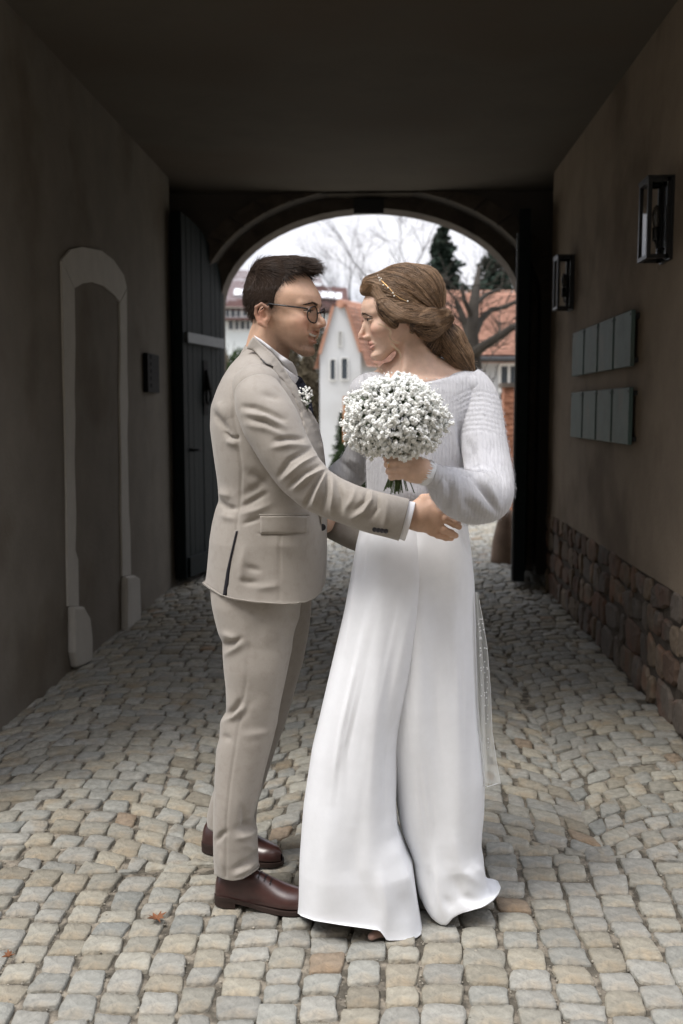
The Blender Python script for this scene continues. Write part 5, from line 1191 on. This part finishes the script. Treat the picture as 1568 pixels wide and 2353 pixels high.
def lady_hand(p):                              # left hand closed round the stems, back of the hand to the camera
    d = cap(p, P(998, 1092, HY+.010), P(972, 1082, HY+.004), .0245, .026); d = smin(d, ell(p, P(947, 1078, HY), (.036, .017, .031)), .024)
    for pts in ([(944, 1054, HY-.004), (918, 1050, HY-.010), (893, 1051, HY-.004), (888, 1053, HY+.016), (900, 1053, HY+.034)],
                [(936, 1066, HY-.008), (912, 1063, HY-.016), (892, 1064, HY-.008), (889, 1067, HY+.014), (903, 1067, HY+.034)],
                [(932, 1079, HY-.008), (912, 1078, HY-.016), (895, 1080, HY-.008), (893, 1083, HY+.014), (906, 1084, HY+.032)],
                [(932, 1092, HY-.004), (916, 1093, HY-.010), (901, 1094, HY-.004), (899, 1096, HY+.014), (909, 1097, HY+.028)]):
        d = smin(d, finger(p, pts, [.0100, .0088, .0085, .0078, .0068]), .0035)
    d = smin(d, finger(p, [(968, 1070, HY+.012), (948, 1052, HY+.026), (926, 1048, HY+.034), (908, 1050, HY+.036)], [.013, .0105, .009, .0075]), .01)
    return d
hc = P(940, 1080, HY); lh = sdf_mesh(lady_hand, hc-(.07, .05, .06), hc+(.075, .07, .06), .0016)
def lady_hand2(p):                             # right hand resting on the groom's far hip
    d = ell(p, P(752, 1196, 3.0), (.020, .040, .034))
    for k in range(4): d = smin(d, finger(p, [(752, 1186+k*9, 3.0), (744, 1190+k*9, 2.985), (741, 1196+k*9, 3.02)], [.0095, .0088, .007]), .004)
    return smin(smin(d, cap(p, P(760, 1165, 3.03), P(754, 1185, 3.01), .022, .02), .02), finger(p, [(752, 1180, 2.99), (744, 1176, 2.975), (741, 1182, 2.99)], [.010, .0095, .008]), .006)
hc = P(750, 1195, 3.0); rh = sdf_mesh(lady_hand2, hc-(.05, .08, .06), hc+(.05, .08, .06), .003)
SLW = [(1066, 884, 2.865, .060), (1084, 900, 2.86, .067), (1097, 935, 2.84, .065), (1108, 1000, 2.80, .0615), (1118, 1060, 2.76, .063), (1125, 1110, 2.715, .068), (1121, 1142, 2.665, .071), (1090, 1148, 2.615, .069), (1052, 1134, 2.575, .065), (1022, 1114, 2.545, .054), (1006, 1100, 2.525, .038), (996, 1093, 2.515, .029)]
RARM = [(852, 895, 2.90, .055), (846, 960, 2.95, .056), (838, 1030, 3.00, .056), (812, 1078, 3.05, .056), (782, 1096, 3.07, .052), (762, 1130, 3.05, .040), (757, 1160, 3.035, .028)]
def lady_body(p):
    d = smin(ell(p, P(957, 1000, 2.87), (.13, .085, .15)), ell(p, P(955, 1215, 2.87), (.125, .09, .13)), .12)
    d = smin(d, chain(p, [P(a, b, c_) for a, b, c_, r in SLW], [.040-.028*i/len(SLW) for i in range(len(SLW))], .03), .03)
    d = smin(d, chain(p, [P(a, b, c_) for a, b, c_, r in RARM], [.042-.018*i/len(RARM) for i in range(len(RARM))], .03), .03)
    d = smin(d, chain(p, [P(890, 1260, 2.86), P(860, 1650, 2.82), P(838, 2060, 2.76)], [.075, .05, .04], .05), .05)
    return smin(d, chain(p, [P(1010, 1260, 2.87), P(1015, 1650, 2.86), P(1030, 2040, 2.86)], [.075, .05, .04], .05), .05)
bv = sdf_mesh(lady_body, (-.30, 2.4, .02), (.55, 3.2, 1.5), .011)
V, F = join([wv_, lh, rh, bv]); lady = objnp('person', V, F, M_skinf)
tag(lady, 'woman in white knitted top and wide white trousers holding a round white bouquet', 'person', 'wedding couple')
q = to_local(V.astype(f4), WF, WS).astype(float); face_masks(lady, q, np.arange(len(V)) < len(wv_[0]), WA)
eyes(lady, WF, WS)
brow_lash(lady, wv_, WF, WS, [(.094, .009, .0205), (.089, .028, .0175), (.074, .046, .0065)], pmat('brow_brown', (.05, .03, .02), .6, 0), 4, 170, 46, .0020)

# wide trousers ---------------------------------------------------------
def legs(rows, hem, name, st, seed, hf=.9):
    V, F = loft(rows, 240, 150, 2.0, hem=hem, hem_from=hf, p=2.9, ground=None); F = orient(V, F); V = wob(V, F, .0022, 11, seed); 
    r_ = random.Random(seed); extra_ = []
    for k in range(16):
        t = r_.uniform(.12, .9); y0 = r_.uniform(1300, 1750); y1 = y0+r_.uniform(200, 420); f0 = [np.interp(y_, [q_[0] for q_ in rows], [q_[1]+(q_[2]-q_[1])*t for q_ in rows]) for y_ in (y0, (y0+y1)/2, min(y1, 2080))]
        extra_.append(([(f0[0], y0), (f0[1]+r_.uniform(-5, 5), (y0+y1)/2), (f0[2], min(y1, 2080))], r_.uniform(5, 12), r_.choice((-1, 1))*r_.uniform(.0015, .0035)))
    return strokes(V, F, st+extra_), F
LA = [(1170, 838, 985, 2.867, .105), (1246, 819, 990, 2.86, .122), (1306, 808, 985, 2.85, .127), (1404, 790.5, 972, 2.835, .130), (1498, 769, 955, 2.82, .130), (1605, 744, 932, 2.805, .132), (1660, 731, 920, 2.80, .133), (1712, 718, 914, 2.795, .134), (1840, 697, 909, 2.785, .137), (1895, 692, 912, 2.78, .14), (1947, 688, 932, 2.775, .142), (1989, 686, 953, 2.77, .144), (2032, 685, 965, 2.768, .146), (2070, 682, 975, 2.766, .148)]
hemA = ([680, 700, 722, 786, 842, 872, 882, 889, 920, 957, 975, 983], [2097, 2105, 2113, 2123, 2130, 2135, 2150, 2161, 2160, 2154, 2140, 2110])
AV, AF = legs(LA, hemA, 'a', [([(880, 1236), (872, 1400), (862, 1600), (850, 1800), (842, 2000)], 22, .007), ([(850, 1240), (832, 1400), (800, 1600), (770, 1850)], 26, -.006), ([(826, 1250), (806, 1400), (790, 1500)], 8, .005), ([(842, 1240), (828, 1330)], 5, -.004),
    ([(905, 1400), (896, 1600), (884, 1800), (884, 1950)], 18, -.006), ([(905, 1850), (915, 1960), (950, 2060), (968, 2140)], 14, .008), ([(760, 1850), (748, 1980), (760, 2100)], 30, .007), ([(820, 1900), (815, 2000), (860, 2110)], 24, -.007), ([(872, 2000), (885, 2080), (886, 2140)], 14, .008), ([(925, 2050), (930, 2120)], 20, -.005), ([(720, 1900), (712, 2080)], 18, -.004)], 7)
LB = [(1170, 915, 1066, 2.867, .105), (1230, 905, 1076, 2.87, .12), (1263, 900, 1081, 2.87, .124), (1327, 895, 1089.5, 2.87, .128), (1434, 868, 1094, 2.86, .13), (1605, 874, 1098, 2.85, .13), (1660, 880, 1101, 2.85, .13), (1700, 888, 1104, 2.85, .13), (1775, 903, 1110, 2.85, .13), (1861, 914, 1107, 2.85, .13), (1900, 922, 1103, 2.85, .13), (1929, 934, 1102, 2.85, .13), (1959, 945, 1107, 2.845, .13), (1989, 952, 1116, 2.84, .132), (2005, 956, 1124, 2.84, .135), (2020, 960, 1142, 2.84, .137), (2034, 964, 1149, 2.84, .137), (2046, 970, 1148, 2.84, .135)]
hemB = ([966, 980, 990, 1000, 1012, 1025, 1038, 1060, 1106, 1130, 1142, 1149], [2070, 2095, 2108, 2117, 2124, 2125, 2110, 2098, 2083, 2066, 2052, 2036])
BV, BF = legs(LB, hemB, 'b', [([(940, 1236), (945, 1330)], 5, -.006), ([(960, 1260), (962, 1450), (958, 1700), (962, 1900)], 20, .007), ([(1000, 1250), (1005, 1500), (1008, 1800), (1003, 1990)], 24, -.006), ([(1045, 1300), (1050, 1550), (1052, 1850), (1040, 2000)], 22, .007), ([(1058, 1222), (1078, 1280)], 4, -.004),
    ([(1085, 1400), (1082, 1650), (1085, 1900)], 14, -.004), ([(1040, 1920), (1060, 2000), (1120, 2040)], 14, .007), ([(1000, 1950), (1005, 2050), (1025, 2110)], 16, .008), ([(985, 2000), (992, 2080)], 12, -.006), ([(1040, 2010), (1060, 2060), (1100, 2075)], 13, -.008), ([(1090, 1990), (1125, 2015), (1140, 2040)], 10, .006), ([(1020, 2060), (1040, 2090)], 9, -.006)], 8)
V, F = join([(AV, AF), (BV, BF)]); pants = objnp('wide_trousers', V, F, M_crepe, lady); s_ = pants.modifiers.new('t', 'SOLIDIFY'); s_.thickness = .001; s_.offset = -1
# shoe toe
def pump(p): return smin(cap(p, PZ(905, 2116, .020), PZ(880, 2136, .017), .019, .016), cap(p, PZ(880, 2136, .017), PZ(853, 2151, .012), .016, .010), .012)
c = PZ(865, 2150, .03); pv = sdf_mesh(pump, c-(.08, .07, .05), c+(.08, .08, .05), .0025); pv = (np.c_[pv[0][:, :2], np.maximum(pv[0][:, 2], .002)], pv[1]); objnp('shoe', pv[0], pv[1], M_nude, lady)
# sweater -----------------------------------------------------------------
SR = [(868, 838, 1088, 2.868, .070), (884, 832, 1104, 2.868, .092), (905, 830, 1112, 2.867, .108), (940, 831, 1108, 2.866, .118), (985, 834, 1090, 2.866, .126), (1040, 840, 1084, 2.866, .130), (1090, 842, 1080, 2.866, .131), (1120, 842, 1076, 2.866, .128), (1155, 842, 1072, 2.866, .118), (1178, 842, 1066, 2.867, .104), (1196, 844, 1062, 2.867, .092)]
neck = ([836, 846, 862, 885, 920, 950, 972, 1000, 1030, 1050, 1066, 1090], [856, 858, 868, 880, 886, 886, 882, 877, 868, 861, 855, 858])
KV, KF = loft(SR, 200, 180, 2.0, top=neck, top_to=.12, p=2.2); KF = orient(KV, KF); KV = wob(KV, KF, .002, 26, 11)
fl = [([(1055, 975), (1058, 1010), (1064, 1040), (1078, 1062)], 7, -.010), ([(1040, 960), (1044, 1010), (1050, 1060)], 9, .006)]
for k in range(9):
    y = 888+k*11; fl.append(([(1040+k*3, y+28-k*1.5), (1066+k*2, y+12), (1095, y+3), (1128, y+4)], 3.6, -.0018))
KV = strokes(KV, KF, fl+[([(972, 884), (1000, 879), (1030, 870), (1060, 859)], 5, .004), ([(990, 900), (985, 1000), (990, 1100)], 18, .004), ([(930, 1125), (980, 1150), (1020, 1170)], 14, .005)])
EV, EF = sweep(SLW, 220, 90, 5); EF = orient(EV, EF); EV = wob(EV, EF, .0028, 26, 12)
fl = []
for k in range(9): y = 905+k*11; fl.append(([(1040, y+8), (1075, y-4), (1110, y-6), (1150, y+6)], 3.6, -.0018))
EV = strokes(EV, EF, fl+[([(1058, 1085), (1085, 1092), (1112, 1130), (1140, 1172)], 6, -.013), ([(1066, 1075), (1096, 1085), (1125, 1125), (1150, 1165)], 9, .008), ([(1030, 1085), (1036, 1130), (1034, 1180)], 8, -.007), ([(1050, 1090), (1052, 1140), (1060, 1190)], 10, .006), ([(1080, 1130), (1110, 1165), (1135, 1185)], 10, .006), ([(1100, 1000), (1108, 1060), (1118, 1120)], 14, .005),
    ([(1065, 1150), (1095, 1180), (1120, 1192)], 8, -.006), ([(1072, 1010), (1085, 1040), (1075, 1065)], 9, -.006), ([(1145, 1080), (1155, 1130), (1150, 1170)], 10, -.005), ([(1010, 1090), (1016, 1120), (1015, 1150)], 6, .005)])
RV, RF = sweep(RARM, 110, 60, 4); RF = orient(RV, RF); RV = wob(RV, RF, .003, 26, 13)
RV = strokes(RV, RF, [([(780, 1060), (810, 1085), (838, 1110)], 6, -.009), ([(770, 1085), (800, 1105), (830, 1125)], 8, .006), ([(800, 1050), (830, 1070)], 8, .005)])
def kdome(p): return smin(ell(p, P(1079, 893, 2.865), (.062, .064, .046)), ell(p, P(1050, 884, 2.868), (.05, .07, .032)), .03)
V, F = join([(KV, KF), (EV, EF), (RV, RF)]); top = objnp('sweater', V, F, M_knit, lady); s_ = top.modifiers.new('t', 'SOLIDIFY'); s_.thickness = .003; s_.offset = -1
c = P(1070, 890, 2.865); dv = sdf_mesh(kdome, c-(.12, .12, .08), c+(.12, .12, .09), .005); objnp('shoulder', dv[0], dv[1], M_knit, top)
c = P(850, 893, 2.885)
def kdome2(p): return smin(ell(p, P(851, 899, 2.89), (.060, .060, .050)), ell(p, P(875, 888, 2.875), (.05, .06, .032)), .03)
dv = sdf_mesh(kdome2, c-(.12, .12, .09), c+(.12, .12, .09), .005); objnp('shoulder', dv[0], dv[1], M_knit, top)
fz = []; Vn = normals(V, F); pick = nrg.integers(0, len(V), 16000)
for i in pick:
    n_ = Vn[i]; t_ = np.cross(n_, nrg.normal(size=3)); t_ /= np.linalg.norm(t_); l_ = nrg.uniform(.004, .012); p0 = V[i]; fz.append([p0, p0+n_*l_*.35+t_*l_*.4, p0+n_*l_*.55+t_*l_])
tag(strands('fuzz', fz, M_fuzz, top, .00022, .0001), kind='stuff')
# ragged cuff
QV, QF = sweep([(1016, 1104, 2.535, .034), (1004, 1098, 2.522, .0315), (994, 1093, 2.516, .0305), (987, 1090, 2.513, .030)], 20, 60, 1); o = objnp('ribbed_cuff', QV, orient(QV, QF), M_knit, top); s_ = o.modifiers.new('t', 'SOLIDIFY'); s_.thickness = .003
mb = MB(); cq = [(986, 1068), (983, 1078), (982, 1088), (979, 1098), (977, 1108), (980, 1114)]
for k in range(34):
    a = 2*math.pi*k/34; cc = P(990, 1090, HY+.010); ax = (P(975, 1084, HY)-P(996, 1092, HY)); ax /= np.linalg.norm(ax); u_ = np.cross(ax, (0, 1, 0)); u_ /= np.linalg.norm(u_); w_ = np.cross(ax, u_)
    e = u_*math.cos(a)+w_*math.sin(a); e2 = u_*math.cos(a+.2)+w_*math.sin(a+.2); b0 = cc-ax*.006; l_ = rng.uniform(.014, .034)
    mb.add([b0+e*.0275, b0+e2*.0275, b0+e2*.0315+ax*l_*.7, b0+(e+e2)*.5*.033+ax*l_, b0+e*.033+ax*l_*.7], [(0, 1, 2, 3, 4)])
o = mb.build('cuff_fringe', M_crepe, top); s_ = o.modifiers.new('t', 'SOLIDIFY'); s_.thickness = .0012
# sheer dotted sash
M_tulle = bpy.data.materials.new('dotted_tulle'); M_tulle.use_nodes = True; nt = M_tulle.node_tree; N = nt.nodes; L = nt.links; b = N['Principled BSDF']; b.inputs['Base Color'].default_value = (.75, .77, .76, 1); b.inputs['Roughness'].default_value = .7; b.inputs['Alpha'].default_value = .42
def ribbon(pts, name):
    D_ = dense(pts, 40, 1.5); V = []; F = []
    for i, (a, b_, y, Y, k) in enumerate(D_):
        for j in range(7):
            t = j/6; V.append(P(a+(b_-a)*t, y, Y+k*math.sin(t*math.pi*1.6)))
    return objnp(name, np.array(V), quadgrid(40, 7, False), M_tulle, lady)
sash = ribbon([(1092, 1098, 1360, 2.80, .004), (1096, 1106, 1410, 2.795, .006), (1100, 1118, 1480, 2.79, .008), (1103, 1124, 1560, 2.785, .01), (1104, 1128, 1660, 2.78, .01), (1106, 1138, 1740, 2.775, .01), (1115, 1149, 1800, 2.77, .01)], 'sash')
ribbon([(1090, 1095, 1360, 2.79, .004), (1094, 1104, 1450, 2.785, .006), (1096, 1112, 1560, 2.78, .008), (1096, 1114, 1680, 2.775, .008), (1099, 1118, 1760, 2.77, .008), (1108, 1120, 1806, 2.768, .006)], 'sash')
mb = MB()
for k in range(70):
    t = rng.random(); y = 1420+370*t; xa = np.interp(y, [1410, 1480, 1560, 1660, 1740, 1800], [1096, 1100, 1103, 1104, 1106, 1115]); xb = np.interp(y, [1410, 1480, 1560, 1660, 1740, 1800], [1106, 1118, 1124, 1128, 1138, 1149]); mb.ball(P(xa+(xb-xa)*rng.uniform(.05, .95), y, 2.778), .0021, 6, 4, (1, .3, 1))
tag(mb.build('sash_dots', M_crepe, sash, True), kind='stuff')
mb = MB(); mb.tube([P(*q_) for q_ in ((1149, 1798, 2.77), (1118, 1807, 2.768))], .0008, 4); mb.tube([P(a, b_, 2.779) for a, b_ in ((1100, 1378), (1108, 1420), (1119, 1490), (1126, 1580), (1130, 1680), (1140, 1750), (1149, 1800))], .0009, 4); mb.build('sash_edge', M_crepe, sash)

# hair ----------------------------------------------------------------------
HPW = [(800, 610), (826, 651), (827, 671), (834, 676), (846, 677), (858, 684), (865, 703), (870, 720), (882, 738), (896, 750), (909, 751), (912, 737), (940, 738), (945, 764), (953, 757), (970, 782), (1001, 820), (1025, 838), (1065, 855), (1120, 890), (1150, 700), (1000, 560), (860, 580)]
def toD(p): return proj(p.astype(float)).astype(f4)
def hair_w(p):
    def E(x, y, rx, ry, rd, Y=2.865): return ell(p, P(x, y, Y), (rx/832, rd, ry/832))
    d = E(930, 694, 82, 82, .088); d = smin(d, E(868, 672, 44, 38, .062), .02); d = smin(d, E(975, 672, 42, 54, .07), .02)
    d = smin(d, chain(p, [P(880, 705, 2.80), P(930, 735, 2.785), P(985, 745, 2.80), P(1020, 732, 2.84)], [.026, .032, .032, .022], .02), .012)
    d = smin(d, E(1008, 735, 22, 24, .034, 2.855), .01); d = smin(d, E(985, 785, 34, 44, .052, 2.875), .02)
    d = smin(d, chain(p, [P(1012, 752, 2.865), P(1036, 785, 2.862), P(1056, 818, 2.858), P(1078, 846, 2.855)], [.030, .034, .030, .012], .02), .015)
    s = toD(p); return smax(d+.0005*np.sin(s[:, 0]*.22+s[:, 1]*.3), polysd(s[:, 0], s[:, 1], HPW)/832, .008)
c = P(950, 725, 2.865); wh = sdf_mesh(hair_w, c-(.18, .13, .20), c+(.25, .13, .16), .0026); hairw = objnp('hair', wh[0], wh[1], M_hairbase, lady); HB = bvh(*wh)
lines = []
def stream(U, Lw, n, jit=1.5, wave=2.0, off=.0015, nseg=16, seed=0, lift=.004):
    r_ = random.Random(seed); U = dense([(*q_, 0) for q_ in U], nseg, .8)[:, :2]; Lw = dense([(*q_, 0) for q_ in Lw], nseg, .8)[:, :2]; nl = max(3, n//26)
    for k in range(n):
        u = r_.random(); lock = round(u*nl)/nl; u = u*.35+lock*.65+r_.gauss(0, .012); hgt = lift*(1-min(1, abs(u-lock)*nl*2.2))**1.0+off+r_.uniform(0, .0012); ph = lock*40; pts = []; jx, jy = r_.gauss(0, jit), r_.gauss(0, jit); last = None
        t0 = r_.uniform(0, .12); t1 = r_.uniform(.85, 1)
        for i in range(nseg):
            t = t0+(t1-t0)*i/(nseg-1); f = t*(nseg-1); a = int(min(nseg-2, f)); g = f-a; pu = U[a]*(1-g)+U[a+1]*g; pl = Lw[a]*(1-g)+Lw[a+1]*g
            x, y = pu*(1-u)+pl*u; w_ = wave*math.sin(t*5+ph); x += jx*(1-t*.5)+w_*.5; y += jy*(1-t*.5)+w_; h = cast(HB, x, y, hgt)
            if h is None or (last is not None and abs(h[1]-last) > .02): break
            last = h[1]; pts.append(h)
        if len(pts) < 6: continue
        pts = np.array(pts); pts[:, 1] = gsm(pts[:, 1:2], 1.2)[:, 0]; lines.append(pts)
stream([(862, 648), (880, 680), (915, 705), (955, 728), (990, 738), (1016, 733)], [(846, 676), (866, 705), (890, 740), (930, 758), (985, 758), (1020, 742)], 700, 1.2, 1.5, seed=2, lift=.006)
def trace(n, seed):
    """hairs combed over the hair volume towards the knot, gathered in locks, and down the tail"""
    r_ = random.Random(seed); V_, F_ = wh; k0 = P(1019, 733, 2.84); tail = P(1094, 868, 2.855); s_ = proj(V_); cand = np.nonzero(V_[:, 1] < P(900, 700, 2.95)[1])[0]
    for i in r_.choices(list(cand), k=n):
        p = Vector(V_[i]); x0, y0 = s_[i]; pts = []; tailp = x0 > 1004 and y0 > 742
        an = math.atan2(y0-733, x0-1019); nl = 30; ph = an*nl/2; lock = max(0, math.sin(ph*2))**.7; steps = r_.randint(7, 15); st = .0075
        for k in range(steps):
            h = HB.find_nearest(p)
            if h[0] is None: break
            q_, n_ = h[0], h[1]; pts.append(np.array(q_+n_*(.0012+.0042*lock*(0.6 if tailp else 1)+r_.uniform(0, .0008))))
            d = Vector((tail if tailp else k0))-q_
            if d.length < .012: break
            d.normalize(); sw = Vector((.0, -.25, .35))*(math.sin(k*.35+ph)*.35) if not tailp else Vector((math.sin(k*.5+ph*3)*.25, 0, math.sin(k*.4+ph*2)*.1))
            d = d+sw*.5; d = d-n_*d.dot(n_); d = d.normalized() if d.length > 1e-5 else Vector((0, 0, -1)); p = q_+d*st
        if len(pts) > 4: lines.append(np.array(pts))
trace(11000, 5)
stream([(870, 632), (855, 638), (838, 646), (827, 655), (828, 668)], [(868, 650), (862, 658), (854, 666), (848, 672), (845, 676)], 600, 1.0, .8, seed=3, lift=.003)
stream([(884, 700), (930, 726), (980, 736), (1018, 730)], [(892, 748), (935, 762), (985, 766), (1024, 748)], 1000, 1.2, 2.0, seed=4, lift=.006)
stream([(1000, 725), (1012, 718), (1024, 728), (1026, 745)], [(998, 742), (1008, 752), (1018, 754), (1026, 750)], 160, 1.2, 1, seed=6, lift=.004)
hs_ = strands('hair_strands', lines, M_hairf, hairw, .0004, .00025)
lines = []
for base in ([(868, 744), (880, 748), (893, 754), (899, 762), (893, 771), (896, 781), (906, 786), (916, 788)], [(898, 790), (906, 797), (916, 806), (921, 818), (917, 830)], [(862, 835), (868, 846), (877, 850), (874, 860)]):
    for k in range(9):
        jx, jy = rng.gauss(0, 1.5), rng.gauss(0, 1.2); D_ = dense([(a+jx, b_+jy, 0) for a, b_ in base], 14, .8); lines.append([P(a, b_, 2.775) for a, b_, _ in D_])
for k in range(70):
    a = rng.uniform(0, 1); x0, y0 = 1030+40*a, 775+60*a; an = rng.uniform(-.6, 1.2); l_ = rng.uniform(12, 34); lines.append([P(x0+l_*t*math.cos(an), y0+l_*t*math.sin(an)+4*t*t, 2.85+rng.gauss(0, .02)*t) for t in np.linspace(0, 1, 6)])
tag(strands('loose_hair', lines, pmat('loose_blond_hair', (.42, .31, .20), .4, 0, spec=.5), hairw, .0003, .00015), kind='stuff')
mb = MB(); vine = [(867, 632), (873, 641), (880, 649), (888, 656), (896, 664), (904, 675), (918, 685), (935, 692)]; vp = [cast(HB, a, b_, .008) for a, b_ in vine]; vp = [v for v in vp if v is not None]
vine_o = mb.tube(vp, .0009, 5).build('hair_vine', M_gold, lady, True)
for a, b_ in ((867, 633), (870, 638), (875, 640), (872, 644), (880, 655), (891, 661), (902, 673), (905, 680), (936, 692)):
    h = cast(HB, a, b_, .009)
    if h is not None: MB().ball(h, .0024, 8, 6).build('pearl', M_pearl, vine_o, True)
ring = MB(); c = P(893, 1066, HY-.006); ring.tube([c+np.array((.001*math.sin(a), .011*math.cos(a), .0105*math.sin(a))) for a in np.linspace(0, 6.28, 17)], .0013, 6, False); ro = ring.build('ring', M_gold, lady, True); MB().ball(P(891, 1063, HY-.018), .0026, 8, 6).build('stone', M_pearl, ro, True)

# bouquet ---------------------------------------------------------------------
bq = thing('bouquet', 'round bouquet of tiny white flowers held in front of the sweater', 'bouquet', tuple(P(908, 1120, 2.52)))
BC = P(908, 960, 2.475); BR = np.array((.124, .105, .101)); grip = P(912, 1075, HY+.022); spots = []
r_ = random.Random(77)
while len(spots) < 2300:
    d = np.array([r_.gauss(0, 1) for _ in range(3)]); d /= np.linalg.norm(d)
    if d[1] > .55 or d[2] < -.93: continue
    rad = r_.uniform(.80, 1.0)+r_.gauss(0, .03); p = BC+BR*d*rad*(1+.05*math.sin(d[0]*9+d[2]*7)); spots.append((p, d, rad))
spots.sort(key=lambda s: -(s[2]-1.2*s[1][1])); rest = MB()
for i, (p, d, rad) in enumerate(spots):
    sc = r_.choice((.6, .8, .95, 1.05, 1.15, 1.25))
    if i < 300: put = bpy.data.objects.new('flower', FM[i % 7]); COL.objects.link(put); put.location = tuple(p-np.array(bq.location)); put.parent = bq; put.rotation_euler = (r_.uniform(0, 6), r_.uniform(0, 6), r_.uniform(0, 6)); put.scale = (sc,)*3
    else:
        me = FM[i % 7]; rot = Matrix.Rotation(r_.uniform(0, 6), 3, 'X') @ Matrix.Rotation(r_.uniform(0, 6), 3, 'Y'); rest.add([Vector(p)+rot@v.co*sc for v in me.vertices], [tuple(f.vertices) for f in me.polygons])
tag(rest.build('small_flowers', M_petal, bq, True), kind='stuff')
st = MB()
for i, (p, d, rad) in enumerate(spots):
    if i % 2 == 0:
        m_ = BC+BR*d*.55+np.array((0, .01, -.012)); st.tube([m_, (m_+p)/2+np.array([r_.gauss(0, .003) for _ in range(3)]), p-d*.003], .0006, 3, False)
for k in range(90):
    d = np.array([r_.gauss(0, 1) for _ in range(3)]); d /= np.linalg.norm(d); st.tube([grip+np.array((r_.gauss(0, .006), r_.gauss(0, .004), 0)), BC+BR*d*.3+np.array((0, 0, -.03)), BC+BR*d*.62], .0009, 4, False)
for k in range(34):
    a = r_.gauss(0, .010); st.tube([grip+np.array((a*.5, r_.gauss(0, .004), .01)), P(912, 1100, HY+.02)+np.array((a, r_.gauss(0, .004), 0)), P(911, 1118+r_.uniform(0, 18), HY+.018)+np.array((a*1.5, r_.gauss(0, .005), 0))], .0014, 5)
for k in range(900):
    d = np.array([r_.gauss(0, 1) for _ in range(3)]); d /= np.linalg.norm(d); p = BC+BR*d*r_.uniform(.55, .86); v1 = np.array([r_.gauss(0, .006) for _ in range(3)]); v2 = np.array([r_.gauss(0, .0025) for _ in range(3)]); st.add([p-v1, p+v2, p+v1, p-v2], [(0, 1, 2, 3)])
tag(st.build('stems', M_green, bq), kind='stuff')
bud = MB()
for k in range(320):
    d = np.array([r_.gauss(0, 1) for _ in range(3)]); d /= np.linalg.norm(d)
    if d[1] > .5 or d[2] < -.9: continue
    bud.ball(BC+BR*d*r_.uniform(1.0, 1.10), r_.uniform(.0012, .0024), 5, 3)
tag(bud.build('buds', M_petal, bq, True), kind='stuff')
